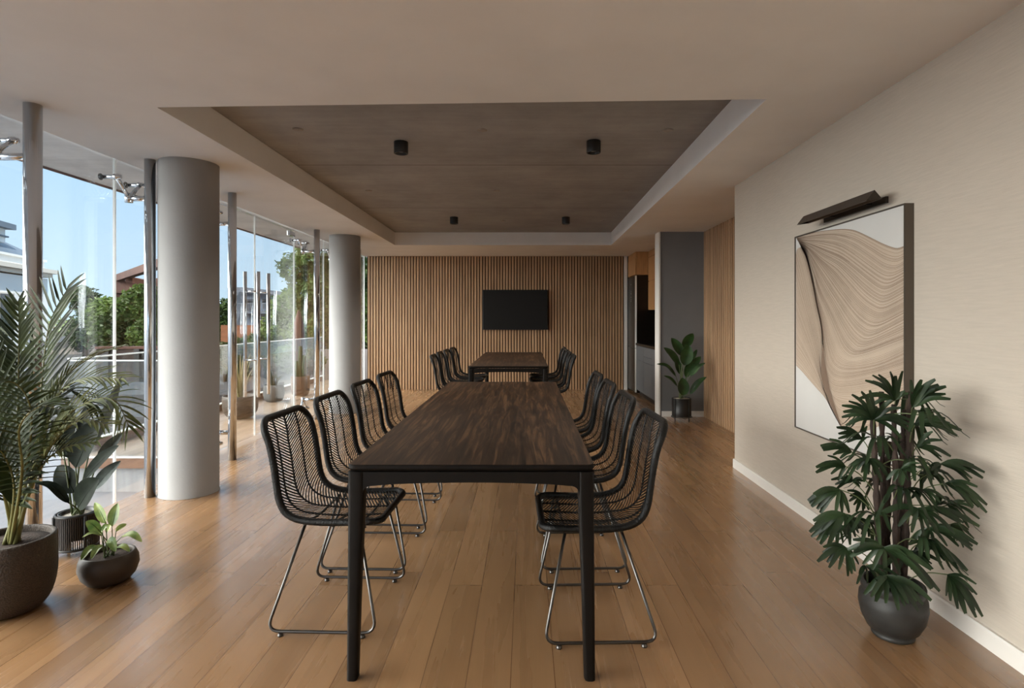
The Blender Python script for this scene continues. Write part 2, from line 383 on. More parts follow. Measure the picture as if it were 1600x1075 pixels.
# ------------------------------------------------------------------ room shell
SLAB = 2.6
mb = MB(); mb.add([(-2.83,-4,0),(2.6,-4,0),(2.6,11,0),(-2.83,11,0),(-2.83,-4,-.2),(2.6,-4,-.2),(2.6,11,-.2),(-2.83,11,-.2)],
                  [(0,1,2,3),(7,6,5,4),(0,4,5,1),(1,5,6,2),(2,6,7,3),(3,7,4,0)])
one('floor', mb, M['floor'], 'oak plank floor of the room running toward the back wall', 'floor', kind='structure')

# ceiling with its sunk coffer
c0 = [(-1.98, 3.09), (1.243, 2.975), (1.303, 8.82), (-2.01, 8.82)]
o0 = [(-2.91, -4), (2.6, -4), (2.6, 10.5), (-2.91, 10.5)]
mb = MB(); z = 2.4
vs = [(x, y, z) for x, y in o0] + [(x, y, z) for x, y in c0] + [(x, y, SLAB) for x, y in o0] + [(x, y, SLAB-.004) for x, y in c0]
fs = [(i, (i+1) % 4, 4+(i+1) % 4, 4+i) for i in range(4)] + [(4+i, 4+(i+1) % 4, 12+(i+1) % 4, 12+i) for i in range(4)] + [(i, 8+i, 8+(i+1) % 4, (i+1) % 4) for i in range(4)]
mb.add(vs, fs)
ceil = one('ceiling', mb, M['ceiling'], 'pale lowered ceiling with a large rectangular recess', 'ceiling', kind='structure')
mb = MB(); mb.box(-4.2, 3.2, -6, 11.2, SLAB, SLAB+.3, 1)  # runs on past the rear wall as an added overhang against the sun
mb.box(-2.1, 1.4, 2.9, 8.9, SLAB-.003, SLAB, 0)
slab = one('ceiling_slab', mb, [M['concrete'], M['soffit']], 'exposed grey concrete slab inside the ceiling recess and over the terrace', 'ceiling', kind='structure')
for (x, y) in [(-1.6, 4.04), (-.31, 4.06), (1.0, 4.06), (-1.63, 5.97), (-.31, 5.97), (1.03, 5.97), (-.31, 7.8), (1.03, 7.8)]:
    mb = MB(); mb.lathe([(.0, SLAB-.010), (.022, SLAB-.010), (.034, SLAB-.007), (.036, SLAB-.003)], (x, y, 0), 20)
    mb.build('formwork_plug', M['plug'], slab)
mb = MB(); mb.box(-4.215, -4.2, -6, 11.2, SLAB-.02, SLAB+.32)
mb.build('drip_edge', M['rust'], slab)

# right wall, its return and its baseboard
mb = MB(); mb.box(1.782, 2.6, -4, 4.92, 0, 2.4)
one('wall_right', mb, M['wallpaper'], 'beige textile papered wall on the right holding the artwork', 'wall', kind='structure')
mb = MB(); mb.prism([(0, 0), (.016, 0), (.016, .066), (.012, .075), (0, .075)], (1.782, -3.5, 0), (-1, 0, 0), (0, 0, 1), (0, 8.42, 0))
one('baseboard_right', mb, M['white'], 'white baseboard along the foot of the beige right wall', 'baseboard', kind='structure')
# slatted alcove wall
mb = MB(); mb.box(2.34, 2.6, 4.9, 7.5, 0, 2.4, 1)
y = 4.985
while y < 7.44:
    mb.box(2.305, 2.342, y, y+.040, 0, 2.4, 0); y += .07
one('wall_alcove', mb, [M['slat_side'], M['slat_back']], 'oak slatted wall in the alcove beside the grey pier', 'wall', kind='structure', bevel=.003)
mb = MB(); mb.box(1.735, 2.6, 7.48, 7.70, 0, 2.4, 0)
mb.box(1.725, 1.737, 7.47, 7.71, 0, 2.4, 1); mb.box(1.725, 1.742, 7.468, 7.482, 0, 2.4, 1)
one('wall_pier', mb, [M['grey_paint'], M['white']], 'grey painted pier with white corner edge right of the kitchen', 'wall', kind='structure')
mb = MB(); mb.box(1.76, 2.31, 7.466, 7.482, 0, .072)
one('baseboard_pier', mb, M['white'], 'white baseboard at the foot of the grey pier', 'baseboard', kind='structure', bevel=.003)
# back wall of slats
mb = MB(); mb.box(-2.86, 1.756, 10.37, 10.6, 0, 2.4, 1)
x = -2.8407
while x < 1.73:
    mb.box(x, x+.034, 10.345, 10.372, 0, 2.4, 0); x += .0517
one('wall_back', mb, [M['slat'], M['slat_back']], 'oak slatted back wall carrying the television', 'wall', kind='structure', bevel=.003)
mb = MB(); mb.box(1.762, 1.815, 10.33, 10.6, 0, 2.4)
one('trim_1', mb, M['white'], 'narrow white upright trim between the slatted back wall and the fridge', 'trim', kind='structure')
mb = MB(); mb.box(1.815, 2.6, 10.40, 10.6, 0, 2.4); mb.box(2.48, 2.6, 7.7, 10.4, 0, 2.4)
one('wall_kitchen', mb, M['grey_paint'], 'plain wall of the kitchen niche behind the cabinets', 'wall', kind='structure')
mb = MB()
mb.box(-2.9, 2.6, -3.8, -3.6, 0, .25); mb.box(-2.9, 2.6, -3.8, -3.6, 2.3, 2.4); mb.box(-.9, 2.6, -3.8, -3.6, .25, 2.3)
one('wall_rear', mb, M['white'], 'pale wall behind the camera around an added window', 'wall', kind='structure')
wr = MB(); wr.box(-2.9, -.9, -3.71, -3.70, .25, 2.3)  # unseen window added so sky light fills the room from behind
one('window_rear_fill', wr, M['glass'], 'unseen window pane added in the rear wall to let in fill light', 'window', kind='structure')

# round columns
for i, (x, y, r, lab) in enumerate([(-2.466, 4.217, .196, 'thick round grey column nearest the camera, beside the windows'),
                                   (-2.48, 7.885, .205, 'thick round grey column farther back, near the slatted wall')]):
    mb = MB(); mb.lathe([(r+.004, 0), (r+.004, .004), (r, .006), (r, 2.4)], (x, y, 0), 64)
    one('column', mb, M['column'], lab, 'column', 'round columns', 'structure', loc=(x, y, 0))

# ------------------------------------------------------------------ glazing
GX = -2.93
panes = [(-3.6, -1.2), (-1.2, .92), (.92, 1.98), (1.98, 3.04), (3.04, 4.1), (4.1, 5.17), (7.27, 8.33), (8.33, 9.37), (9.37, 10.42)]
PANE_AT = ['level with the camera on the left', 'just ahead of the camera on the left', 'two bays before the nearest steel post', 'one bay before the nearest steel post', 'between the nearest steel post and the nearer round column',
           'hidden mostly behind the nearer round column', 'behind the farther round column, next to the doors', 'just past the farther round column', 'touching the slatted back wall']
for i, (a, b) in enumerate(panes):
    zb = -.05 if b < 5.3 else 0
    w = thing('window_%d' % (i+1), (GX, (a+b)/2, zb), 'frameless tall glass pane ' + PANE_AT[i], 'window', kind='structure')
    mb = MB(); mb.box(GX-.006, GX+.006, a+.007, b-.007, zb, SLAB-.005); mb.build('glass_pane', M['glass'], w)
    mb = MB(); mb.box(GX-.007, GX+.007, b-.0075, b+.0075, zb, SLAB-.005); mb.build('joint', M['joint'], w)
mb = MB(); mb.box(GX-.03, GX+.03, -3.6, 10.42, SLAB-.03, SLAB)
one('trim_2', mb, M['soffit'], 'slim channel holding the glass wall at the concrete slab', 'trim', kind='structure')

def handle(mb, x, y, z0, z1):
    mb.tube([(x, y, z0), (x, y, z1)], .0185, 14)
for i, (a, b, hy) in enumerate([(5.17, 6.22, 6.11), (6.22, 7.27, 6.35)]):
    d = thing('door_%d' % (i+1), (GX, (a+b)/2, .012), ['glass door leaf nearer the camera with tall steel pull bars', 'glass door leaf farther back with tall steel pull bars'][i], 'door', kind='structure')
    mb = MB(); mb.box(GX-.006, GX+.006, a+.007, b-.007, .012, 2.37); mb.build('glass_pane', M['glass'], d)
    mb = MB(); mb.box(GX-.0065, GX+.0065, b-.0085, b+.0025, .012, 2.37); mb.build('edge_strip', M['joint'], d)
    mb = MB(); mb.box(GX-.006, GX+.006, a+.007, b-.007, 2.38, SLAB-.005); mb.build('transom_pane', M['glass'], d)
    mb = MB()
    hx = -.045 if i == 0 else .02
    handle(mb, GX+.09, hy, .44, 1.77); mb.build('pull_handle', M['chrome'], d)
    mb = MB(); handle(mb, GX-.05, hy, .44, 1.77); mb.build('pull_handle', M['chrome'], d)
    for z in (.83, 1.56):
        mb = MB(); mb.tube([(GX-.05, hy, z), (GX+.09, hy, z)], .009, 10); mb.build('standoff', M['chrome'], d)
    py = b if i else a
    for z in (.02, 2.30):
        mb = MB(); y0, y1 = (py-.16, py-.01) if i else (py+.01, py+.16)
        mb.box(GX-.02, GX+.02, y0, y1, z, z+.06); mb.build('patch_fitting', M['chrome'], d, .004)

# polished posts with spider fittings
posts = [(-2.612, 3.05, 'polished steel window post behind the palm, leftmost in the photo'),
         (-2.68, 4.105, 'polished steel window post half hidden behind the nearer round column'),
         (-2.645, 5.185, 'polished steel window post between the two round columns, nearer the camera'),
         (-2.655, 7.31, 'polished steel window post just left of the farther round column'),
         (-2.655, 8.33, 'polished steel window post hidden behind the farther round column'),
         (-2.72, 9.37, 'polished steel window post close to the slatted back wall')]
for i, (x, y, lab) in enumerate(posts):
    o = thing('steel_post', (x, y, 0), lab, 'post', 'window posts')
    pr = .041 if i == 0 else .036
    mb = MB(); mb.lathe([(pr, 0), (pr, 2.4)], (x, y, 0), 28); mb.build('tube', M['chrome'], o)
    for z, sg in ((2.124, 1), (.245, -1))[:1 if i < 2 else 2]:
        mb = MB(); hx = GX+.10
        mb.tube([(x-.03, y, z), (hx, y, z)], .019, 14)
        mb.lathe([(.0, -.028), (.026, -.028), (.026, .028), (0, .028)], (hx, y, z), 16)
        sp = mb.build('spider_fitting', M['chrome'], o)
        for s in (-1, 1):
            mb = MB(); yy = y + s*.125; zz = z + sg*.125
            mb.tube([(hx, y, z), (hx, y+s*.07, z+sg*.075), (hx, yy, zz)], [.016, .013, .014], 10)
            mb.tube([(GX+.012, yy, zz), (hx+.03, yy, zz)], .014, 12)
            mb.tube([(hx-.015, yy, zz), (hx+.012, yy, zz)], .02, 12)
            arm = mb.build('spider_arm', M['chrome'], sp)
            mb = MB(); mb.tube([(GX-.013, yy, zz), (GX-.0065, yy, zz)], .023, 18); mb.build('gasket', M['chrome_dark'], sp)
            

# ------------------------------------------------------------------ terrace and outdoors
mb = MB(); mb.box(-2.83-1.45, -2.831, 5.3, 12, -.10, 0)
one('floor_terrace', mb, M['terrace'], 'pale wooden terrace floor outside the glass', 'terrace', kind='structure')
mb = MB(); mb.box(-4.28, -2.84, 5.285, 5.3, -.012, .004); one('trim_3', mb, M['white'], 'white edging along the front of the terrace', 'trim', kind='structure')
mb = MB(); mb.box(-4.27, -2.84, 5.288, 5.3, -.105, -.012); one('trim_4', mb, M['kerb'], 'brown fascia under the terrace edge', 'trim', kind='structure')
mb = MB(); mb.box(-4.27, -2.84, 5.32, 12, -.33, -.105); one('wall_terrace', mb, M['board_concrete'], 'low board marked concrete base below the terrace', 'wall', kind='structure')
k = thing('terrace_kerb', (-4.24, 8.6, 0), 'low brown kerb with white cap along the outer terrace edge', 'kerb')
mb = MB(); mb.box(-4.27, -4.2, 5.32, 12, 0, .085); mb.build('kerb_body', M['kerb'], k)
mb = MB(); mb.box(-4.275, -4.195, 5.32, 12, .085, .097); mb.build('kerb_cap', M['white'], k)
r = thing('glass_railing', (-4.235, 8.6, .097), 'frameless glass railing standing along the outer terrace kerb', 'railing')
yy = 5.33
while yy < 11.9:
    mb = MB(); mb.box(-4.242, -4.23, yy, min(yy+1.64, 12)-.012, .097, .89); mb.build('glass_pane', M['rail_glass'], r); yy += 1.65
mb = MB(); mb.box(-4.245, -4.227, 5.33, 11.95, .89, .905); mb.build('top_edge', M['joint'], r)
r = thing('glass_railing', (-3.6, 5.31, 0.004), 'frameless glass railing across the front end of the terrace', 'railing')
mb = MB(); mb.box(-4.22, -2.95, 5.312, 5.324, .004, .877); mb.build('glass_pane', M['rail_glass'], r)
mb = MB(); mb.box(-4.22, -2.95, 5.309, 5.327, .877, .889); mb.build('top_edge', M['joint'], r)

mb = MB(); mb.add([(-120, -60, -.33), (3.2, -60, -.33), (3.2, 120, -.33), (-120, 120, -.33)], [(0, 1, 2, 3)])
one('ground', mb, M['paving'], 'pale paving outside below the windows', 'ground', kind='structure')
mb = MB(); mb.box(-4.2, 9, 1, 11.2, SLAB+.3, 13); mb.box(-2.85, 3.2, 10.6, 11.2, -.33, SLAB); mb.box(2.6, 9, -6, 11.2, -.33, SLAB+.3)  # block above the slab is added out of view to shade the ground
one('wall_outer', mb, M['render'], 'outer shell of the building with an unseen block added above to cast shade', 'wall', kind='structure')

mb = MB(); mb.box(-70, -4.6, 7.0, 70, -.35, -.318); one('floor_yard', mb, M['yard'], 'dark paved yard beyond the terrace', 'yard', kind='structure')
# pots on the terrace
def pot_thing(name, c, prof, mat, soil_r, soil_z, label, cat='potted plant', soil='soil', group=None):
    o = thing(name, c, label, cat, group)
    mb = MB(); mb.lathe(prof, c, 48); mb.build('pot', mat, o)
    mb = MB(); mb.lathe([(0, soil_z), (soil_r*.5, soil_z+.004), (soil_r, soil_z-.002), (soil_r, soil_z-.02), (0, soil_z-.02)], c, 32)
    mb.build('soil' if soil == 'soil' else 'pebbles', M[soil], o)
    return o
def bowl(R, Hh, rb, wall=.018, flare=.0):
    """outer and inner profile of a rounded bowl"""
    p = [(0, 0), (rb*.9, 0), (rb, .006)]
    for k in range(1, 9):
        a = k/8*PI/2; p.append((rb+(R-rb)*math.sin(a)**.9, .006+Hh*.55*(1-math.cos(a))))
    p += [(R-flare*.5, Hh*.8), (R-flare, Hh-.006), (R-flare-.005, Hh), (R-flare-wall+.004, Hh), (R-flare-wall, Hh-.006), (R-wall*1.3, Hh*.6), (rb, Hh*.45), (0, Hh*.45)]
    return p

def grass_clump(o, c, n, h, spread, mat, width=.018, name='leaf_blade', z0=.2, joined=True):
    mb = MB()
    for k in range(n):
        a = random.uniform(0, 2*PI); lean = random.uniform(.1, 1)*spread; hh = h*random.uniform(.6, 1)
        d = Vector((math.cos(a), math.sin(a), 0)); b = Vector(c)+Vector((0, 0, z0))+d*.03
        P = [b + d*(lean*t**1.8) + Vector((0, 0, hh*t*(1-.25*t*lean/spread))) for t in [i/6 for i in range(7)]]
        blade(mb, P, width, d.cross(Vector((0, 0, 1))).cross(d)*-1 + Vector((0, 0, .01)), .3, lambda u: (1-u)**.6*(.4+.6*min(1, u*5)))
    return mb.build(name, mat, o)
c = (-3.66, 7.38, 0)
o = pot_thing('planter_bowl', c, bowl(.21, .29, .09), M['pot_brown'], .17, .25, 'brown bowl planter with straw coloured grass on the terrace behind a steel post')
grass_clump(o, c, 26, .72, .28, M['dry'], .03, 'foliage', .25)
c = (-3.88, 8.86, 0)
o = pot_thing('planter_pot', c, bowl(.155, .26, .09, .015, .015), M['pot_grey'], .12, .23, 'grey round stone pot on the terrace, near the kerb below the pull bars')
grass_clump(o, c, 40, .34, .2, M['tree_dark'], .03, 'foliage', .2)
c = (-3.76, 9.6, 0)
o = pot_thing('planter_pot', c, bowl(.15, .32, .11, .015, .0), M['terracotta'], .12, .29, 'rust brown pot on the terrace, farthest of the terrace pots, with a cactus')
mb = MB(); base = Vector(c)
for dx, hh in ((0, .55), (.06, .4), (-.05, .3)):
    mb.tube([base+Vector((dx, 0, .26)), base+Vector((dx, 0, .26+hh*.5)), base+Vector((dx*1.2, 0, .26+hh)), base+Vector((dx*1.2, 0, .27+hh))], [.03, .04, .03, .008], 10)
mb.build('cactus', M['tree_dark'], o)

# trees
def tree(name, c, blobs, n, size, mat, label, trunk=.12, group=None, cat='tree', zt=None):
    o = thing(name, c, label, cat, group); c = Vector(c)
    mb = MB()
    tot = sum(b[3]*b[4]*b[5] for b in blobs) if blobs else 1
    for (bx, by, bz, rx, ry, rz) in blobs:
        for k in range(max(20, int(n*rx*ry*rz/tot))):
            d = Vector((random.gauss(0, 1), random.gauss(0, 1), random.gauss(0, 1))).normalized()*random.uniform(.55, 1.05)
            lump = 1+.22*math.sin(d.x*7+bx*3)*math.sin(d.z*6+by)*math.sin(d.y*5)
            p = c+Vector((bx+d.x*rx*lump, by+d.y*ry*lump, bz+d.z*rz*lump))
            s = size*random.uniform(.6, 1.3)
            u = Vector((random.gauss(0, 1), random.gauss(0, 1), random.gauss(0, .6))).normalized(); v = u.orthogonal().normalized()
            v = (Matrix.Rotation(random.uniform(0, 2*PI), 3, u) @ v); w = u.cross(v)*.25*s
            mb.add([p-u*s*.6, p+v*s*.3+w, p+u*s*.6, p-v*s*.3+w], [(0, 1, 2), (0, 2, 3)])
    mb.build('foliage', mat, o)
    mb = MB(); top = max(b[2] for b in blobs)
    mb.tube([c, c+Vector((.03, 0, top*.5)), c+Vector((0, 0, top))], [trunk, trunk*.7, trunk*.3], 10)
    for (bx, by, bz, rx, ry, rz) in blobs:
        mb.tube([c+Vector((0, 0, max(.1, min(top*.5, bz*.5)))), c+Vector((bx*.5, by*.5, bz*.7)), c+Vector((bx, by, bz))], [trunk*.5, trunk*.35, trunk*.15], 7)
    mb.build('trunk', M['bark'], o)
    return o
def blob(px, py, Y, rpx, rpy, c, ry=None):
    p = W(px, py, Y)-Vector(c); k = Y/F; return (p.x, p.y, p.z, rpx*k, ry or rpx*k, rpy*k)
GZ = -.33
def gpos(px, Y): return (W(px, 0, Y).x, Y, GZ)
c = gpos(200, 15)
tree('broadleaf_tree', c, [blob(195, 495, 15, 32, 30, c), blob(222, 480, 15, 30, 34, c), blob(165, 500, 15, 26, 34, c), blob(228, 525, 14.6, 24, 26, c), blob(180, 522, 14.8, 30, 26, c)], 9000, .125, M['tree'], 'bright green bushy tree under the rusty canopy beyond the terrace')
c = gpos(134, 22)
tree('slender_tree', c, [blob(130, 462, 22, 20, 14, c), blob(140, 490, 22, 16, 30, c), blob(118, 475, 22, 9, 9, c), blob(128, 520, 22, 20, 28, c)], 3000, .16, M['tree_dark'], 'thin crowned tree right of the white building, above the palm leaves')
c = gpos(352, 24)
tree('broadleaf_tree', c, [blob(350, 495, 24, 16, 28, c), blob(340, 520, 24, 20, 22, c)], 2200, .18, M['tree_dark'], 'dark green tree seen just right of the nearer round column')
c = gpos(500, 17)
tree('tall_tree', c, [blob(462, 420, 17, 26, 24, c), blob(500, 400, 17, 36, 30, c), blob(480, 465, 17, 30, 30, c), blob(520, 450, 17, 40, 50, c), blob(500, 505, 17, 40, 34, c), blob(550, 430, 17, 30, 60, c), blob(575, 470, 17, 30, 60, c)], 15000, .135, M['tree'], 'tall broad tree filling the glass left of the farther column', .16)
c = gpos(440, 20)
tree('broadleaf_tree', c, [blob(440, 490, 20, 20, 28, c), blob(452, 465, 20, 14, 14, c), blob(430, 525, 20, 26, 30, c), blob(462, 535, 20, 26, 26, c)], 5000, .15, M['tree'], 'pale green shrubby tree in front of the slate house')
c = gpos(405, 16)
tree('shrub', c, [blob(400, 548, 16, 26, 26, c), blob(432, 555, 16, 24, 30, c), blob(378, 575, 16, 20, 20, c)], 4200, .1, M['tree_dark'], 'dark shrub bed beyond the railing behind the pull bars', .05, cat='shrub')
c = gpos(350, 11.8)
tree('shrub', c, [blob(350, 560, 11.8, 22, 24, c), blob(372, 552, 11.8, 20, 22, c)], 2200, .1, M['tree_dark'], 'dark shrub beyond the railing, between the nearer column and the next post', .05, cat='shrub')
c = gpos(470, 14)
tree('shrub', c, [blob(455, 560, 14, 24, 22, c), blob(485, 566, 14, 22, 20, c)], 2200, .1, M['tree'], 'lighter green shrub beyond the railing, left of the farther column', .05, cat='shrub')
c = gpos(570, 26)
tree('broadleaf_tree', c, [blob(570, 490, 26, 50, 70, c), blob(500, 540, 26, 50, 30, c), blob(610, 460, 26, 40, 60, c)], 2500, .32, M['tree_dark'], 'dark tree farthest back behind the slatted wall end')

# white building at far left
B = W(74.5, 450, 30); dirv = Vector((-.31, 1, 0)).normalized()
Bx, By = B.x, B.y
def loc2(t, dpt, z): # t metres toward the viewer along the face, dpt metres into the house
    n = Vector((-dirv.y, dirv.x, 0)); q = Vector((Bx, By, 0)) - dirv*t + n*dpt; return (q.x, q.y, z)
def fbox(mb, t0, t1, d0, d1, z0, z1, mi=0):
    a = [loc2(t0, d0, z0), loc2(t1, d0, z0), loc2(t1, d1, z0), loc2(t0, d1, z0), loc2(t0, d0, z1), loc2(t1, d0, z1), loc2(t1, d1, z1), loc2(t0, d1, z1)]
    mb.add(a, [(0,3,2,1),(4,5,6,7),(0,1,5,4),(1,2,6,5),(2,3,7,6),(3,0,4,7)], mi)
o = thing('apartment_building', (Bx, By, GZ), 'white rendered building with stepped grey attic at the far left', 'building')
Z = lambda py, Y=30: H-(py-CY)*Y/F
mb = MB(); fbox(mb, 0, 22, 0, 10, GZ, Z(436)); mb.build('wall', M['render'], o)
mb = MB(); a = [loc2(t, d, z) for (t, d, z) in ((0, 0, Z(440)), (22, 0, Z(440)), (22, -.5, Z(430)), (-.4, -.5, Z(430)), (-.4, 10, Z(430)), (0, 10, Z(440)))]
fbox(mb, -.32, 22, -.36, 10, Z(428), Z(422)); fbox(mb, -.15, 22, -.16, 10, Z(434), Z(428)); mb.build('cornice', M['stone_trim'], o)
mb = MB(); fbox(mb, .1, 22, .1, 10, Z(422), Z(410)); fbox(mb, .05, 22, .0, 10, Z(410), Z(407)); mb.build('attic', M['render'], o)
mb = MB()
p = [loc2(.05, .1, Z(407)), loc2(22, .1, Z(407)), loc2(22, 1.2, Z(385)), loc2(1.2, 1.2, Z(385)), loc2(.05, 10, Z(407)), loc2(1.2, 9, Z(385)), loc2(22, 9, Z(385))]
mb.add(p, [(0, 1, 2, 3), (0, 3, 5, 4), (3, 2, 6, 5)]); mb.build('mansard_roof', M['roof_grey'], o)
mb = MB(); fbox(mb, 2.6, 22, .6, 8, Z(390), 5.55); mb.build('penthouse', M['render'], o)
mb = MB(); fbox(mb, 2.3, 22, .3, 8.4, 5.55, 5.8); fbox(mb, 2.5, 22, .5, 8.2, 5.15, 5.22); mb.build('penthouse_roof', M['roof_grey'], o)
mb = MB()
for t in (4, 6.5, 9, 12): fbox(mb, t, t+1.2, .57, .6, 5.24, 5.5)
mb.build('penthouse_windows', M['window_dark'], o)
for t in (3.2, 7.0, 10.8, 14.6):
    mb = MB(); fbox(mb, t, t+1.3, -.04, 0, Z(520), Z(462)); wd = mb.build('window', M['stone_trim'], o)
    mb = MB(); fbox(mb, t+.12, t+1.18, -.06, -.03, Z(518), Z(464)); mb.build('pane', M['window_dark'], wd)

# grey low buildings between
c = W(100, 0, 26); o = thing('low_house', (c.x, 26, GZ), 'grey timber clad low house between the white building and the trees', 'building')
a = W(74, 540, 26); b = W(116, 523, 26)
mb = MB(); mb.box(a.x, b.x, 26, 31, GZ, W(0, 530, 26).z); mb.build('wall', M['grey_fence'], o)
mb = MB(); mb.prism([(a.x-.3, W(0, 536, 26).z), (b.x, W(0, 522, 26).z), (b.x+.2, W(0, 530, 26).z), (a.x-.3, W(0, 541, 26).z)], (0, 25.8, 0), (1, 0, 0), (0, 0, 1), (0, 5.4, 0)); mb.build('roof', M['house_dark'], o)
# rusty canopy
c = W(215, 430, 21); o = thing('steel_canopy', (c.x, 21, GZ), 'rusty brown steel canopy rising over the bushy tree', 'canopy')
P = lambda px, py, Y: W(px, py, Y)
def beam(mb, p, q, h, dpt=.35):
    p, q = Vector(p), Vector(q); u = Vector((0, dpt, 0)); hz = Vector((0, 0, h))
    vs = [p, q, q+u, p+u, p+hz, q+hz, q+u+hz, p+u+hz]
    mb.add(vs, [(0,3,2,1),(4,5,6,7),(0,1,5,4),(1,2,6,5),(2,3,7,6),(3,0,4,7)])
mb = MB(); beam(mb, P(180, 439, 24), P(262, 412, 17), .26); mb.build('fascia', M['rust'], o)
mb = MB(); beam(mb, P(180, 458, 24), P(300, 452, 21), .50); beam(mb, P(196, 440, 22.5), P(300, 462, 22.5), .22); mb.build('roof_panel', M['rust'], o)
for px, Y in ((184, 24), (262, 17.2)):
    mb = MB(); q = W(px, 0, Y); mb.box(q.x-.12, q.x+.12, Y, Y+.25, GZ, W(px, 436 if px < 200 else 415, Y).z); mb.build('post', M['rust'], o)
# brown timber wall behind the terrace and slate benches
c = W(215, 0, 13); o = thing('timber_screen', (c.x, 13, GZ), 'dark brown timber screen wall beyond the slate steps', 'screen')
a = W(150, 0, 13).x; b = W(330, 0, 13).x
mb = MB(); mb.box(a, b, 13, 13.2, GZ, W(0, 545, 13).z); mb.build('boards', M['brown_timber'], o)
mb = MB(); mb.box(a, b, 12.97, 13.23, W(0, 545, 13).z, W(0, 545, 13).z+.05); mb.build('cap', M['rust'], o)
for px in (166, 214, 262, 310):
    q = W(px, 0, 12.9).x; mb = MB(); mb.box(q-.06, q+.06, 12.88, 13, GZ, W(0, 545, 13).z); mb.build('post', M['black'], o)
for i, (y0, y1, h, lab) in enumerate([(7.2, 8.0, .10, 'long slate grey block step, lowest and nearest beyond the terrace kerb'), (8.0, 9.3, .24, 'long slate grey block step, middle of the three beyond the kerb'), (9.3, 11.2, .38, 'long slate grey block step, topmost and farthest beyond the kerb')]):
    mb = MB(); mb.box(-9.2, -4.7, y0, y1, GZ, GZ+h)
    one('stone_step', mb, M['bench'], lab, 'step', 'slate steps', bevel=.01)
# slate house with the orange band
c = W(408, 0, 28); o = thing('slate_house', (c.x, 28, GZ), 'blue grey house with slate side behind the pull bars', 'building')
xa, xb, xc = W(371, 0, 28).x, W(382, 0, 28).x, W(470, 0, 28).x
mb = MB(); mb.box(xa, xb, 27.9, 34, GZ, W(0, 449, 28).z); mb.build('side_wall', M['house_dark'], o)
mb = MB(); mb.box(xb, xc, 28, 34, GZ, W(0, 457, 28).z); mb.build('wall', M['house_blue'], o)
mb = MB(); mb.prism([(xb-.1, W(0, 450, 28).z), (xc+.3, W(0, 461, 28).z), (xc+.3, W(0, 464, 28).z), (xb-.1, W(0, 457, 28).z)], (0, 27.4, 0), (1, 0, 0), (0, 0, 1), (0, 7, 0)); mb.build('roof', M['house_dark'], o)
for (x0, y0, x1, y1) in ((386, 470, 395, 485), (413, 470, 416, 480), (409, 506, 413, 513)):
    p = W(x0, y0, 28); q = W(x1, y1, 28)
    mb = MB(); mb.box(p.x-.08, q.x+.08, 27.95, 28, q.z-.08, p.z+.08); wd = mb.build('window', M['house_dark'], o)
    mb = MB(); mb.box(p.x, q.x, 27.92, 27.96, q.z, p.z); mb.build('pane', M['window_dark'], wd)
mb = MB(); p = W(380, 487, 28); q = W(440, 498, 28); mb.box(p.x, q.x, 27.2, 28, p.z-.1, p.z)
for k in range(24):
    x = p.x+(q.x-p.x)*k/23; mb.box(x-.015, x+.015, 27.2, 27.24, p.z, p.z+.35)
mb.box(p.x, q.x, 27.2, 27.24, p.z+.35, p.z+.4); mb.build('balcony', M['house_dark'], o)
c = W(385, 0, 23); o = MB(); o.box(W(345, 0, 23).x, W(412, 0, 23).x, 23, 23.3, GZ, W(0, 508, 23).z)
one('timber_fence', o, M['orange_timber'], 'orange brown timber fence below the slate house', 'fence')
o = MB(); o.box(W(476, 0, 15).x, W(620, 0, 15).x, 15, 15.15, GZ, W(0, 546, 15).z)
one('timber_fence', o, M['grey_fence'], 'weathered grey timber fence below the tall tree', 'fence')
c = W(467, 0, 13); mb = MB(); mb.lathe([(.0, 0), (.12, 0), (.15, 1.0), (.10, 1.5), (.03, 1.78), (0, 1.8)], (c.x, 13, GZ), 18)
one('rust_sculpture', mb, M['rust'], 'tall pointed rust brown garden pillar in front of the tall tree', 'sculpture', loc=(c.x, 13, GZ))
# distant hedge line
c = gpos(250, 55)
hb = []
for px in range(-200, 760, 40): hb.append(blob(px, 512+random.uniform(-6, 8), 55, 28, 18, c, 2))
tree('tree_belt', c, hb, 2600, .7, M['hedge'], 'distant pale belt of trees on the horizon', .2, cat='trees')['kind'] = 'stuff'

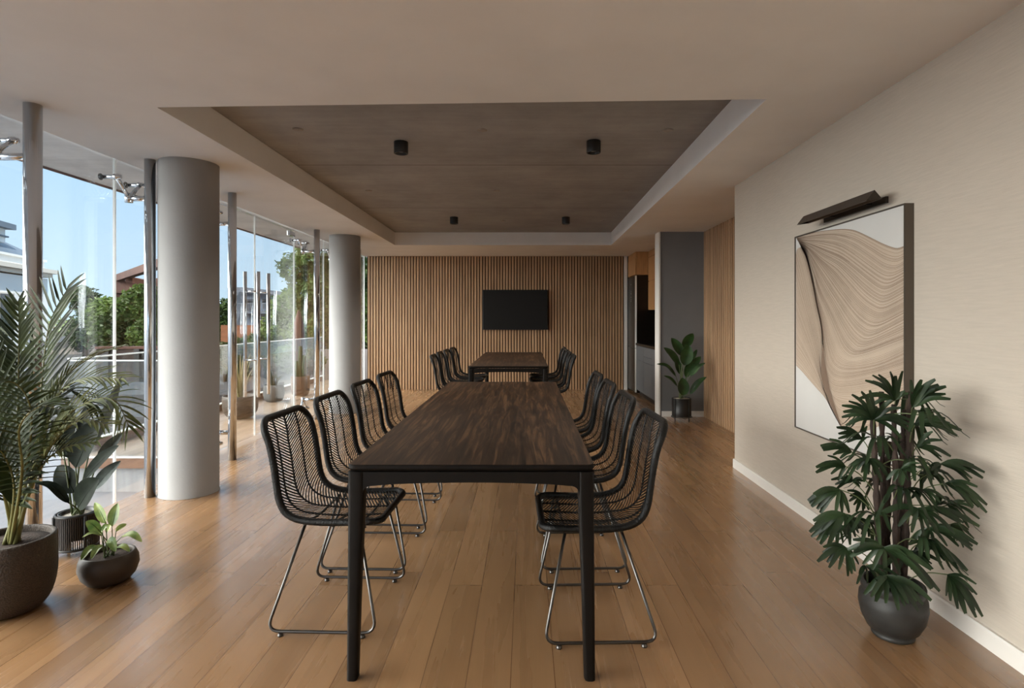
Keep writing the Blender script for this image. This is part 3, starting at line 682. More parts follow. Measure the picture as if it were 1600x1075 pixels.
# ------------------------------------------------------------------ tables
TX, TW, TL, TH = -.193, .866, 2.68, .755
def make_table(y0, label):
    o = thing('dining_table', (TX, y0+TL/2, 0), label, 'table', 'dark dining tables')
    x0, x1, y1 = TX-TW/2, TX+TW/2, y0+TL
    def rr(x0, x1, y0, y1, r, n=6):
        out = []
        for cx, cy, a0 in ((x1-r, y0+r, -PI/2), (x1-r, y1-r, 0), (x0+r, y1-r, PI/2), (x0+r, y0+r, PI)):
            for k in range(n+1): a = a0+PI/2*k/n; out.append((cx+r*math.cos(a), cy+r*math.sin(a)))
        return out
    mb = MB(); P = rr(x0, x1, y0, y1, .028); Q = rr(x0+.006, x1-.006, y0+.006, y1-.006, .024); n = len(P)
    vs = [(x, y, TH-.022) for x, y in Q] + [(x, y, TH-.014) for x, y in P] + [(x, y, TH-.003) for x, y in P] + [(x, y, TH) for x, y in rr(x0+.003, x1-.003, y0+.003, y1-.003, .026)]
    fs = [tuple(range(n-1, -1, -1)), tuple(range(3*n, 4*n))]
    for k in range(3): fs += [(k*n+i, k*n+(i+1) % n, (k+1)*n+(i+1) % n, (k+1)*n+i) for i in range(n)]
    mb.add(vs, [fs[0]] + fs[2:], 1); mb.add([vs[i] for i in fs[1]], [tuple(range(n))], 0)
    mb.build('tabletop', [M['table'], M['black_wood']], o)
    zt = TH-.026
    for sx in (0, 1):
        for sy in (0, 1):
            mb = MB(); rows = []
            for z, s, sp in ((0, .036, .004), (.006, .039, .004), (.35, .046, .002), (.62, .054, 0), (zt, .055, 0)):
                ax = (x0-sp+.002) if sx == 0 else (x1+sp-.002-s); ay = (y0-sp+.002) if sy == 0 else (y1+sp-.002-s)
                rows.append([Vector((x, y, z)) for x, y in rr(ax, ax+s, ay, ay+s, .012, 4)])
            m = len(rows[0]); vs = [p for r in rows for p in r]
            fs = [(i*m+j, i*m+(j+1) % m, (i+1)*m+(j+1) % m, (i+1)*m+j) for i in range(len(rows)-1) for j in range(m)]
            mb.add(vs, fs, 0, True); mb.add(rows[0], [tuple(range(m-1, -1, -1))]); mb.add(rows[-1], [tuple(range(m))])
            mb.build('leg', M['black_wood'], o)
    def apron(L):
        top = zt; b0 = .692; P = [(0, top), (0, .655)]
        for k in range(1, 7): a = k/6*PI/2; P.append((.03*(1-math.cos(a)), .655+(b0-.012-.655)*math.sin(a)))
        for k in range(1, 10): u = k/10; P.append((.03+(L-.06)*u, b0-.012+.012*math.sin(PI*u)**.6))
        for k in range(6, 0, -1): a = k/6*PI/2; P.append((L-.03*(1-math.cos(a)), .655+(b0-.012-.655)*math.sin(a)))
        P += [(L, .655), (L, top)]; return P
    for yy, d in ((y0+.004, .03), (y1-.034, .03)):
        L = TW-.11; mb = MB(); mb.prism(apron(L), (x0+.055, yy, 0), (1, 0, 0), (0, 0, 1), (0, d, 0)); mb.build('apron', M['black_wood'], o, .002)
    for xx in (x0+.004, x1-.034):
        L = TL-.11; mb = MB(); mb.prism(apron(L), (xx, y0+.055, 0), (0, 1, 0), (0, 0, 1), (.03, 0, 0)); mb.build('apron', M['black_wood'], o, .002)
    return o
make_table(2.01, 'long dark stained wooden table in the foreground')
make_table(6.24, 'long dark stained wooden table farther back below the television')

# ------------------------------------------------------------------ chairs
prof = [(-.266, .850), (-.246, .812), (-.224, .758), (-.207, .68), (-.195, .60), (-.184, .535), (-.162, .488), (-.12, .46), (-.06, .448), (.02, .445), (.11, .447), (.18, .45), (.225, .447)]
PC = resample(catmull([Vector((x, 0, z)) for x, z in prof], 12), 120)
LEN = sum((PC[i+1]-PC[i]).length for i in range(len(PC)-1)); HW = .214
def shell(s, y, off=0.):
    u = min(max(s/LEN, 0), 1)*(len(PC)-1); i = min(int(u), len(PC)-2); p = PC[i].lerp(PC[i+1], u-i)
    t = (PC[i+1]-PC[i]).normalized(); nr = Vector((t.z, 0, -t.x))   # away from the sitter
    if nr.z > .2: nr = -nr
    d = (.024 if s < LEN*.45 else .024-.019*min(1, (s-LEN*.45)/.12))*(1-(y/HW)**2)*min(1, s/.12)*min(1, (LEN-s)/.06) + off
    return p + Vector((0, y, 0)) + nr*d
def outline(n=10, r=.075, rs=.055, ins=0.):
    out = []
    for (cs, cy, rad, a0) in ((LEN-rs, HW-rs, rs, 0), (r, HW-r, r, PI/2), (r, -HW+r, r, PI), (LEN-rs, -HW+rs, rs, 3*PI/2)):
        rad -= ins
        for k in range(n+1): a = a0+PI/2*k/n; out.append((cs+rad*math.cos(a), cy+rad*math.sin(a)))
    dense = []
    for i in range(len(out)):
        a, b = out[i], out[(i+1) % len(out)]; m = max(1, int(math.hypot(b[0]-a[0], b[1]-a[1])/.02))
        for k in range(m): dense.append((a[0]+(b[0]-a[0])*k/m, a[1]+(b[1]-a[1])*k/m))
    return dense
def inside(s, y, r=.075, rs=.055):
    if s < 0 or s > LEN or abs(y) > HW: return False
    for cs, rad, lo in ((r, r, True), (LEN-rs, rs, False)):
        if ((s < cs) if lo else (s > cs)) and abs(y) > HW-rad:
            return math.hypot(s-cs, abs(y)-(HW-rad)) <= rad
    return True
def strand(mb, sy):
    P = [shell(*q) for q in sy]; vs = []; n = len(P)
    for i, (a, b) in enumerate(sy):
        N_ = (shell(a, b, .01)-P[i]).normalized(); T = (P[min(i+1, n-1)]-P[max(i-1, 0)]).normalized(); S = T.cross(N_).normalized()
        vs += [P[i]+S*.0035, P[i]+N_*.0014, P[i]-S*.0035, P[i]-N_*.0014]
    mb.add(vs, [(4*i+k, 4*i+(k+1) % 4, 4*i+4+(k+1) % 4, 4*i+4+k) for i in range(n-1) for k in range(4)], 0, True)
def make_chair():
    o = thing('rattan_chair', (0, 0, 0), '', 'chair', 'black rattan chairs'); 
    mb = MB(); mb.tube([shell(s, y) for s, y in outline()], .0145, 10, closed=True)
    mb.build('rim', M['rim'], o)
    mb = MB()
    for v in (-.5, 0, .5):
        mb.tube([shell(.004+(LEN-.008)*k/50, v*HW, .002) for k in range(51)], .0042, 6)
    mb.build('spine', M['rattan'], o)
    mb = MB(); s = -.12
    while s < LEN:
        for sg in (-1, 1):
            pts = []
            for k in range(7):
                q = HW*(1-k/6); ss = s+.46*(HW-q)
                if inside(ss, sg*q): pts.append((ss, sg*q))
            if len(pts) > 1: strand(mb, pts)
        s += .0138
    mb.build('weave', M['rattan'], o)
    for sg in (-1, 1):
        y0, y1 = sg*.19, sg*.243; zf = .0185
        raw = [Vector((-.085, y0, .432)), Vector((-.222, y1, zf)), Vector((.222, y1, zf)), Vector((.135, y0, .432))]
        pts = [raw[0]]
        for j in (1, 2):
            a, b, c = raw[j-1], raw[j], raw[j+1]; r = .055
            p = b+(a-b).normalized()*r; q = b+(c-b).normalized()*r
            for k in range(7): t = k/6; pts.append(p*(1-t)**2+b*2*t*(1-t)+q*t*t)
        pts.append(raw[3])
        mb = MB(); mb.tube(pts, .0063, 10); lg = mb.build('sled_leg', M['gunmetal'], o)
        for x in (-.165, .165):
            mb = MB(); mb.lathe([(0, 0), (.011, 0), (.012, .004), (.009, .010), (.006, .013), (0, .013)], (x, y1, 0), 12); mb.build('foot_glide', M['gunmetal'], lg)
    for x, z in ((-.085, .424), (.135, .424), (.03, .420)):
        mb = MB(); mb.tube([(x, -.2, z+.006), (x, 0, z-.006), (x, .2, z+.006)], .0055, 8); mb.build('crossbar', M['gunmetal'], o)
    return o
chair0 = make_chair()
chairs = []
ordn = ['nearest the camera', 'second from the camera', 'third from the camera', 'farthest from the camera']
for (xc, ys, side, tb) in ((-.807, (2.535, 3.115, 3.73, 4.36), 'left', 'foreground'), (.284, (2.46, 3.12, 3.76, 4.36), 'right', 'foreground'),
                           (-.807, (6.62, 7.17, 7.74, 8.30), 'left', 'far'), (.284, (6.62, 7.28, 7.80, 8.34), 'right', 'far')):
    for k, y in enumerate(ys):
        chairs.append((xc+(0 if (tb == 'foreground' or k == 0) else random.uniform(-.012, .012)), y, 0 if side == 'left' else PI,
                       'black rattan chair on %s side of %s table, %s' % (side, tb, ordn[k]), 'rattan chairs at the %s table' % tb))
for i, (x, y, rz, lab, g) in enumerate(chairs):
    o = chair0 if i == 0 else copy_tree(chair0)
    o.location = (x, y, 0); o.rotation_euler = (0, 0, rz + (-.035 if rz == 0 else .03)*(1 if i < 8 else random.uniform(-1, 1)))
    o['label'] = lab; o['group'] = g

# ------------------------------------------------------------------ television, lamps, artwork
o = thing('television', (-.195, 10.30, 1.43), 'flat black wall television on the slatted back wall', 'television')
mb = MB(); mb.box(-.775, .389, 10.285, 10.335, 1.075, 1.79); mb.build('casing', M['black'], o, .005)
mb = MB(); mb.box(-.765, .379, 10.281, 10.287, 1.09, 1.78); mb.build('screen', M['tv'], o)
mb = MB(); mb.box(-.35, 0, 10.33, 10.344, 1.3, 1.6); mb.build('wall_bracket', M['black'], o)

spots = [(-.94, 4.33, 'black cylinder ceiling spotlight, nearer one on the left'), (.505, 4.31, 'black cylinder ceiling spotlight, nearer one on the right'),
         (-.94, 7.52, 'black cylinder ceiling spotlight, farther one on the left'), (.52, 7.52, 'black cylinder ceiling spotlight, farther one on the right')]
sp0 = None
for x, y, lab in spots:
    if sp0 is None:
        sp0 = o = thing('ceiling_spotlight', (x, y, SLAB-.004), lab, 'ceiling light', 'coffer spotlights')
        mb = MB(); mb.lathe([(.0, 0), (.053, 0), (.053, -.088), (.044, -.088), (.042, -.06), (0, -.06)], (x, y, SLAB-.004), 36); mb.build('housing', M['black'], o, .0015)
        mb = MB(); mb.lathe([(0, -.066), (.041, -.066), (.041, -.061), (0, -.061)], (x, y, SLAB-.004), 30); mb.build('lens', M['lens'], o)
    else:
        o = copy_tree(sp0); o.location = (x, y, SLAB-.004); o['label'] = lab

# artwork
def art(zx, zy):
    px = 1236+zx/5.658; py = 320+zy/5.658; Y = 1.74*F/(px-CX)
    return Vector((0, min(max(Y, 2.652), 3.723), min(max(H-(py-CY)*Y/F, .572), 1.79)))
Y0, Y1, Z0, Z1 = 2.645, 3.730, .565, 1.797
ar = thing('framed_artwork', (1.76, (Y0+Y1)/2, Z0), 'tall framed abstract picture of flowing brown lines on the beige wall', 'picture')
mb = MB(); t = .007
for (a, b, c_, d) in ((Y0, Y1, Z0, Z0+t), (Y0, Y1, Z1-t, Z1), (Y0, Y0+t, Z0+t, Z1-t), (Y1-t, Y1, Z0+t, Z1-t)): mb.box(1.738, 1.782, a, b, c_, d)
mb.build('frame', M['frame'], ar)
mb = MB(); mb.box(1.744, 1.775, Y0+t, Y1-t, Z0+t, Z1-t); mb.build('canvas', M['canvas'], ar)
K = [[(40,290),(130,262),(250,235),(400,217),(490,215),(570,230),(680,280),(800,340),(900,378),(945,382),(1003,360)],
     [(45,300),(150,290),(300,280),(430,290),(560,340),(700,430),(820,510),(920,530),(1003,490)],
     [(50,310),(170,325),(320,350),(440,390),(560,470),(680,560),(800,640),(880,650),(1003,590)],
     [(55,318),(170,355),(300,420),(430,480),(540,560),(660,660),(770,740),(850,750),(1003,670)],
     [(60,325),(160,375),(270,460),(400,540),(510,650),(620,770),(720,850),(820,880),(1003,790)],
     [(65,335),(150,390),(240,490),(350,620),(470,780),(590,920),(700,1000),(800,1010),(1003,910)],
     [(70,345),(140,400),(210,520),(310,690),(420,860),(520,1010),(610,1110),(720,1140),(1003,1000)],
     [(73,350),(135,410),(195,560),(270,740),(370,920),(450,1080),(540,1210),(650,1250),(1003,1110)],
     [(76,355),(130,420),(185,590),(245,790),(320,960),(390,1130),(470,1290),(600,1330),(1003,1190)],
     [(79,360),(128,430),(180,610),(230,830),(285,1020),(330,1220),(400,1390),(540,1430),(780,1390),(1003,1290)],
     [(80,365),(126,440),(178,630),(225,860),(268,1060),(290,1280),(320,1440),(430,1530),(700,1490),(1003,1400)],
     [(82,370),(125,450),(176,650),(222,880),(266,1080),(284,1300),(300,1450),(350,1620),(480,1650),(700,1620),(1003,1530)],
     [(83,375),(125,455),(176,655),(222,885),(264,1090),(282,1310),(305,1480),(350,1680),(420,1810),(560,1860),(780,1800),(1003,1680)],
     [(84,378),(125,458),(175,658),(221,888),(263,1095),(278,1320),(300,1490),(350,1690),(440,1960),(600,2010),(820,1930),(1003,1750)]]
Lf = [[(84,378),(125,458),(175,658),(221,888),(263,1095),(278,1320),(300,1490),(350,1690),(440,1960)],
      [(70,380),(110,480),(150,650),(190,840),(230,1040),(262,1240),(262,1420),(290,1620),(360,1800),(438,1958)],
      [(40,420),(80,560),(120,730),(160,900),(205,1090),(245,1280),(258,1450),(285,1620),(355,1800),(436,1956)],
      [(40,620),(75,760),(115,900),(160,1060),(205,1230),(245,1400),(270,1550),(300,1660),(360,1810),(434,1955)],
      [(40,900),(80,1020),(130,1150),(180,1290),(225,1430),(262,1560),(300,1670),(360,1815),(432,1953)],
      [(40,1180),(90,1260),(150,1370),(210,1490),(260,1590),(300,1680),(360,1820),(430,1952)],
      [(40,1420),(90,1470),(150,1540),(220,1620),(275,1680),(310,1730),(362,1830),(428,1950)]]
def curve3(pts, n=44):
    return resample(catmull([Vector((x, y, 0)) for x, y in pts], 8), n)
KS = [curve3(k) for k in K]; LS = [curve3(k) for k in Lf]
def fam(S, f):
    u = f*(len(S)-1); i = min(int(u), len(S)-2); t = u-i
    a, b, c_, d = S[max(i-1, 0)], S[i], S[i+1], S[min(i+2, len(S)-1)]
    return [.5*((2*q)+(r_-p)*t+(2*p-5*q+4*r_-s_)*t*t+(3*q-p-3*r_+s_)*t**3) for p, q, r_, s_ in zip(a, b, c_, d)]
# region as a fan of strips between neighbouring curves, one flat layer
mb = MB()
rows = [[(lambda q: Vector((1.7434, q.y, q.z)))(art(p.x, p.y)) for p in fam(KS, k/60)] for k in range(61)]
mb.grid(rows); rows = [[(lambda q: Vector((1.7434, q.y, q.z)))(art(p.x, p.y)) for p in fam(LS, k/20)] for k in range(21)]
mb.grid(rows); mb.build('painted_shape', M['tan'], ar)
def ribbon(mb, pts, w, x, mi):
    Q = [art(p.x, p.y) for p in pts]; rows = []
    for i, q in enumerate(Q):
        t = Q[min(i+1, len(Q)-1)]-Q[max(i-1, 0)]; t = t.normalized() if t.length > 1e-8 else Vector((0, 0, 1)); s = Vector((0, -t.z, t.y))*w/2
        rows.append([Vector((x, q.y+s.y, q.z+s.z)), Vector((x, q.y-s.y, q.z-s.z))])
    mb.grid(rows, mi, False)
rs = random.Random(3); mb = MB()
for k in range(240): ribbon(mb, fam(KS, min(1, max(0, (k+rs.uniform(-.45, .45))/239))), rs.uniform(.0006, .0012), 1.7428, 0 if rs.random() < .6 else 1)
for k in range(90): ribbon(mb, fam(LS, min(1, max(0, (k+rs.uniform(-.45, .45))/89))), rs.uniform(.0005, .0010), 1.7428, 0 if rs.random() < .6 else 1)
for k in range(20): ribbon(mb, fam(KS, rs.uniform(0, .45))[:rs.randint(12, 26)], rs.uniform(.0008, .0014), 1.7426, 0)
mb.build('line_drawing', [M['ink'], M['ink_pale']], ar)
mb = MB(); aa = curve3([(275,1240),(262,1420),(265,1520),(300,1650),(370,1820),(440,1962)], 20); bb = curve3([(285,1250),(295,1400),(320,1530),(350,1680),(400,1830),(445,1965)], 20)
mb.grid([[Vector((1.7424, q.y, q.z)) for q in (art(p.x, p.y), art(p2.x, p2.y))] for p, p2 in zip(aa, bb)]); mb.build('dark_fold', M['fold'], ar)

# picture lamp
o = thing('picture_lamp', (1.72, 3.11, 1.85), 'dark bronze picture lamp mounted above the artwork', 'lamp')
ya, yb = 2.765, 3.47
LA, LB, LC = (1.632, 1.832), (1.672, 1.884), (1.708, 1.842)
mb = MB(); th = .003
mb.prism([LA, LB, (LB[0], LB[1]-th*1.6), (LA[0]+th*1.6, LA[1])], (0, ya, 0), (1, 0, 0), (0, 0, 1), (0, yb-ya, 0))
mb.prism([LB, LC, (LC[0]-th*1.6, LC[1]), (LB[0], LB[1]-th*1.6)], (0, ya, 0), (1, 0, 0), (0, 0, 1), (0, yb-ya, 0)); mb.build('shade', M['lamp'], o)
for yy in (ya-.002, yb): 
    mb = MB(); mb.prism([LA, LB, LC], (0, yy, 0), (1, 0, 0), (0, 0, 1), (0, .002, 0)); mb.build('end_plate', M['lamp'], o)
mb = MB(); mb.prism([(1.664, 1.852), (1.680, 1.852), (1.676, 1.868), (1.668, 1.868)], (0, ya+.02, 0), (1, 0, 0), (0, 0, 1), (0, yb-ya-.04, 0)); mb.build('light_strip', M['lens'], o)
mb = MB(); mb.box(1.766, 1.782, 2.83, 3.42, 1.835, 1.868); mb.build('mount_plate', M['lamp'], o, .002)
for yy in (2.95, 3.30):
    mb = MB(); mb.tube([(1.69, yy, 1.858), (1.768, yy, 1.852)], .006, 8); mb.build('arm', M['lamp'], o)

# ------------------------------------------------------------------ kitchen
o = thing('refrigerator', (2.13, 9.99, 0), 'tall dark bronze refrigerator at the end of the kitchen niche', 'refrigerator')
mb = MB(); mb.box(1.85, 2.45, 9.635, 10.35, .03, 2.0); mb.build('body', M['fridge'], o, .004)
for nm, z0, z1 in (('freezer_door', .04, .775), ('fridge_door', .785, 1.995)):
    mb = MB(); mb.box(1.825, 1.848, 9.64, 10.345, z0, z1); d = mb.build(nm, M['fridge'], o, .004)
    mb = MB(); mb.box(1.822, 1.85, 9.632, 9.642, z0, z1); mb.build('edge_strip', M['white'], d)  # white strip stands in for the lit highlight on the door edge
    if nm == 'fridge_door':
        mb = MB()
        for k, z in enumerate((1.86, 1.74, 1.71, 1.69, 1.64, 1.60, 1.57)): mb.box(1.8235, 1.826, 9.98, 9.98+(.04 if k % 2 else .06), z, z+.012)
        mb.build('control_marks', M['lens'], d)
o = thing('tall_cupboard', (2.13, 9.99, 2.01), 'oak cupboard built in above the refrigerator', 'cabinet')
mb = MB(); mb.box(1.85, 2.45, 9.635, 10.35, 2.01, 2.395); mb.build('body', M['cab_wood'], o)
mb = MB(); mb.box(1.83, 1.848, 9.637, 10.348, 2.015, 2.29); mb.build('door', M['cab_wood'], o, .002)
mb = MB(); mb.box(1.834, 1.848, 9.637, 10.348, 2.295, 2.395); mb.build('filler_panel', M['cab_wood'], o)
for i, (a, b) in enumerate([(9.03, 9.63), (8.43, 9.03), (7.83, 8.43)]):
    o = thing('base_cabinet', (2.15, (a+b)/2, 0), ['grey base cabinet with a drawer, beside the refrigerator', 'grey base cabinet with two drawers, between its two neighbours', 'grey base cabinet behind the grey pier'][i], 'cabinet', 'grey base cabinets')
    mb = MB(); mb.box(1.862, 2.46, a+.001, b-.001, .09, .83); mb.build('body', M['cab_grey'], o)
    mb = MB(); mb.box(1.90, 2.46, a+.001, b-.001, 0, .09); mb.build('toe_kick', M['black'], o)
    cuts = [[.095, .60, .826], [.095, .59, .68, .826], [.095, .60, .826]][i]
    for j in range(len(cuts)-1):
        mb = MB(); mb.box(1.842, 1.86, a+.002, b-.002, cuts[j]+.002, cuts[j+1]-.002); mb.build('door' if j == 0 else 'drawer', M['cab_grey'], o, .0015)
for i, (a, b) in enumerate([(9.03, 9.63), (8.43, 9.03), (7.83, 8.43)]):
    o = thing('wall_cabinet', (2.25, (a+b)/2, 1.42), ['oak wall cabinet beside the refrigerator', 'oak wall cabinet in the middle of the niche', 'oak wall cabinet behind the grey pier'][i], 'cabinet', 'oak wall cabinets')
    mb = MB(); mb.box(2.06, 2.46, a+.001, b-.001, 1.42, 2.395); mb.build('body', M['cab_wood'], o)
    for z0, z1 in ((1.42, 1.895), (1.9, 2.29), (2.295, 2.395)):
        mb = MB(); mb.box(2.042, 2.058, a+.002, b-.002, z0+.002, z1-.002); mb.build('door', M['cab_wood'], o, .0015)
mb = MB(); mb.box(1.83, 2.46, 7.83, 9.63, .832, .872); one('worktop', mb, M['counter'], 'black stone worktop along the grey base cabinets', 'worktop', bevel=.003)
mb = MB(); mb.box(2.455, 2.47, 7.83, 9.63, .872, 1.42); one('backsplash', mb, M['splash'], 'glossy black backsplash above the worktop', 'backsplash')

# ------------------------------------------------------------------ plants
wideleaf = lambda u: max(.03, math.sin(PI*min(1, u**.85))**.65)
def big_leaf(o, root, bpx, tpx, wpx, Yb, Yt, mat, stem_mat, bend=.15, nrm=None, fold=.35, z0=.0, prof=None, stem_r=.004):
    """petiole from the soil to the leaf base, then a curved blade to its tip"""
    b = W(bpx[0], bpx[1], Yb); t = W(tpx[0], tpx[1], Yt); L = (t-b).length
    mid = (b+t)/2 + Vector((0, 0, L*bend)); path = resample(catmull([b, mid, t], 8), 13)
    n = Vector(nrm) if nrm else Vector((random.uniform(-.25, .25), -1, .55))
    wid = wpx*Yb/F; mb = MB(); blade(mb, path, wid, n, fold, prof or wideleaf, across=3)
    # midrib
    mb.tube([p-n.normalized()*.001 for p in path[:-1]], [.0035*(1-i/13)+.0006 for i in range(12)], 5)
    lf = mb.build('leaf', mat, o)
    r = Vector(root)
    mb = MB(); m2 = r.lerp(b, .55)+Vector((0, 0, .06*(b-r).length))
    mb.tube(resample(catmull([r, m2, b], 6), 9), [stem_r*1.25-(stem_r*.6)*i/8 for i in range(9)], 7); mb.build('petiole', stem_mat, lf)

# palm in the bronze pot
C = (-2.25, 2.5, 0)
pl = pot_thing('potted_palm', C, bowl(.172, .317, .10, .02, .002), M['pot_bronze'], .15, .292, 'large feathery palm in a textured bronze pot, nearest plant on the left', 'potted plant')
fr = [([(28,842,2.47),(27,700,2.46),(29,590,2.44),(30,474,2.42)], .235, (0, -1, .05), 30, 52),
      ([(32,842,2.5),(58,690,2.55),(66,590,2.6),(78,505,2.64),(106,450,2.68)], .36, (-.3, -1, .1), 26, 60),
      ([(38,842,2.5),(62,690,2.52),(95,600,2.54),(140,560,2.56),(192,541,2.58)], .17, (-.5, -.35, 1), 26, 40),
      ([(36,842,2.48),(60,720,2.47),(84,630,2.46),(128,592,2.46),(192,592,2.46)], .20, (-.3, -.6, 1), 26, 45),
      ([(38,842,2.46),(70,710,2.42),(105,650,2.4),(150,624,2.4),(182,628,2.4),(202,668,2.4)], .20, (-.2, -.6, 1), 28, 45),
      ([(34,842,2.44),(48,765,2.40),(74,718,2.38),(110,697,2.36),(152,690,2.35)], .13, (-.3, -.7, 1), 20, 45),
      ([(20,842,2.46),(6,700,2.42),(-22,600,2.38),(-70,540,2.35)], .25, (.3, -1, .3), 26, 50),
      ([(26,842,2.42),(44,720,2.35),(48,640,2.25),(22,598,2.15),(-25,606,2.06)], .19, (0, .3, 1), 24, 70),
      ([(24,842,2.52),(40,720,2.6),(66,645,2.7),(104,610,2.78),(150,634,2.84)], .22, (-.2, -.4, 1), 24, 50),
      ([(18,842,2.44),(0,750,2.38),(-30,690,2.3),(-75,680,2.25)], .2, (.2, -.5, 1), 22, 50),
      ([(26,842,2.54),(12,700,2.6),(-2,610,2.66),(-16,515,2.7)], .25, (.1, -1, .1), 24, 50),
      ([(34,842,2.44),(56,740,2.38),(94,680,2.34),(130,656,2.32),(168,664,2.3)], .18, (-.2, -.5, 1), 24, 45),
      ([(30,842,2.40),(34,740,2.30),(30,670,2.22),(60,636,2.14),(96,640,2.08)], .17, (0, -.3, 1), 22, 55),
      ([(28,842,2.44),(22,760,2.36),(2,706,2.28),(-40,672,2.2)], .20, (.3, -.8, .8), 22, 52)]
for fi, (pts, LL, nv, nl, ang) in enumerate(fr):
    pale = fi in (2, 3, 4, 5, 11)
    P = [W(*p) for p in pts]; P[0] = Vector((C[0]+(P[0].x-C[0])*.35+random.uniform(-.02, .02), C[1]+random.uniform(-.03, .03), .295))
    path = resample(catmull(P, 8), 60); nv = Vector(nv).normalized()
    mb = MB(); mb.tube(path, [.0075*(1-i/62)+.001 for i in range(60)], 7); f_ = mb.build('frond_stem', M['palm_stem'], pl)
    mb = MB()
    for k in range(nl):
        u = .36+.63*k/(nl-1); q = u*59; i = min(int(q), 58); p = path[i].lerp(path[i+1], q-i); t = (path[i+1]-path[i]).normalized()
        s = t.cross(nv).normalized(); ll = LL*(.55+.45*math.sin(PI*min(1, (u-.30)/.62)))*(1 if u < .93 else .75)
        a0 = math.radians(ang*(1.15-.55*(k/(nl-1))))
        for sg in (-1, 1):
            a = a0+random.uniform(-.08, .08); d = (t*math.cos(a)+s*sg*math.sin(a)+nv*.18).normalized(); l2 = ll*random.uniform(.88, 1.08)
            dr = Vector((0, 0, -1))*l2*random.uniform(.12, .34)*(.3 if abs(nv.z) < .35 else 1)
            Q = [p+d*(l2*w)+dr*(w**2.2) for w in (0, .2, .42, .65, .85, 1)]
            blade(mb, Q, .0115 if pale else .0172, nv, .5, lambda w: max(.06, min(1, .35+w*4)*(1-w**3.0)), across=1)
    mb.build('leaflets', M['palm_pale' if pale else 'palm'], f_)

# strelitzia in the slatted planter
C = (-2.437, 3.125, 0); R = .094
st = thing('slatted_planter', C, 'dark broad leaved plant in a black slatted planter behind the bronze pot', 'potted plant')
mb = MB()
for z in (.038, .214):
    mb = MB(); mb.tube([(C[0]+R*math.cos(2*PI*k/40), C[1]+R*math.sin(2*PI*k/40), z) for k in range(40)], .007, 8, closed=True); mb.build('ring', M['black'], st)
mb = MB()
for k in range(64):
    a = 2*PI*k/64; x, y = C[0]+R*math.cos(a), C[1]+R*math.sin(a); t = Vector((-math.sin(a), math.cos(a), 0))*.0028; n = Vector((math.cos(a), math.sin(a), 0))*.003
    mb.add([Vector((x, y, .036))+t+n, Vector((x, y, .036))-t+n, Vector((x, y, .036))-t-n, Vector((x, y, .036))+t-n, Vector((x, y, .216))+t+n, Vector((x, y, .216))-t+n, Vector((x, y, .216))-t-n, Vector((x, y, .216))+t-n],
           [(0,3,2,1),(4,5,6,7),(0,1,5,4),(1,2,6,5),(2,3,7,6),(3,0,4,7)])
mb.build('slats', M['slat_dark'], st)
mb = MB(); mb.lathe([(0, .085), (R*.86, .085), (R*.88, .22), (R*.82, .22), (R*.8, .2), (0, .2)], C, 36); mb.build('inner_pot', M['black'], st)
mb = MB(); mb.lathe([(0, .206), (R*.8, .204), (R*.8, .19), (0, .19)], C, 30); mb.build('soil', M['pebble'], st)
for a in (-2.25, -.55, 1.0, 2.6):
    mb = MB(); mb.tube([(C[0]+(R+.006)*math.cos(a), C[1]+(R+.006)*math.sin(a), 0), (C[0]+(R+.006)*math.cos(a), C[1]+(R+.006)*math.sin(a), .214)], .0075, 8); mb.build('leg', M['black'], st)
top = Vector((C[0], C[1], .2))
for bp, tp, wp, Yb, Yt, mt, bend, nn in [((118,731),(157,655),52,3.10,3.16,'strel',.06,(-.3,-1,.2)), ((141,702),(190,588),15,3.2,3.35,'strel_pale',-.02,(.75,-.6,.5)),
                                     ((130,750),(186,696),24,3.08,3.0,'strel',.03,(-.25,-1,.5)), ((146,765),(189,720),20,3.15,3.2,'strel_pale',.05,(.3,-.7,.7)),
                                     ((122,793),(155,748),40,3.02,2.98,'strel',.05,(-.4,-1,.1)), ((116,770),(90,728),34,3.14,3.2,'strel',.05,(.3,-1,.1)),
                                     ((108,786),(53,754),14,3.05,3.0,'strel',.18,(.1,-.6,1)), ((98,702),(112,632),26,3.2,3.26,'strel',.05,(.4,-1,.3)),
                                     ((152,722),(192,676),18,3.2,3.25,'strel_pale',.03,(.4,-.7,.6)), ((106,715),(92,660),24,3.22,3.3,'strel',.05,(.3,-1,.2)), ((128,690),(142,625),26,3.22,3.3,'strel',.03,(-.3,-1,.2))]:
    big_leaf(st, top+Vector((random.uniform(-.025, .025), random.uniform(-.025, .025), 0)), bp, tp, wp, Yb, Yt, M[mt], M['petiole'], bend, nn, .3, stem_r=.005)

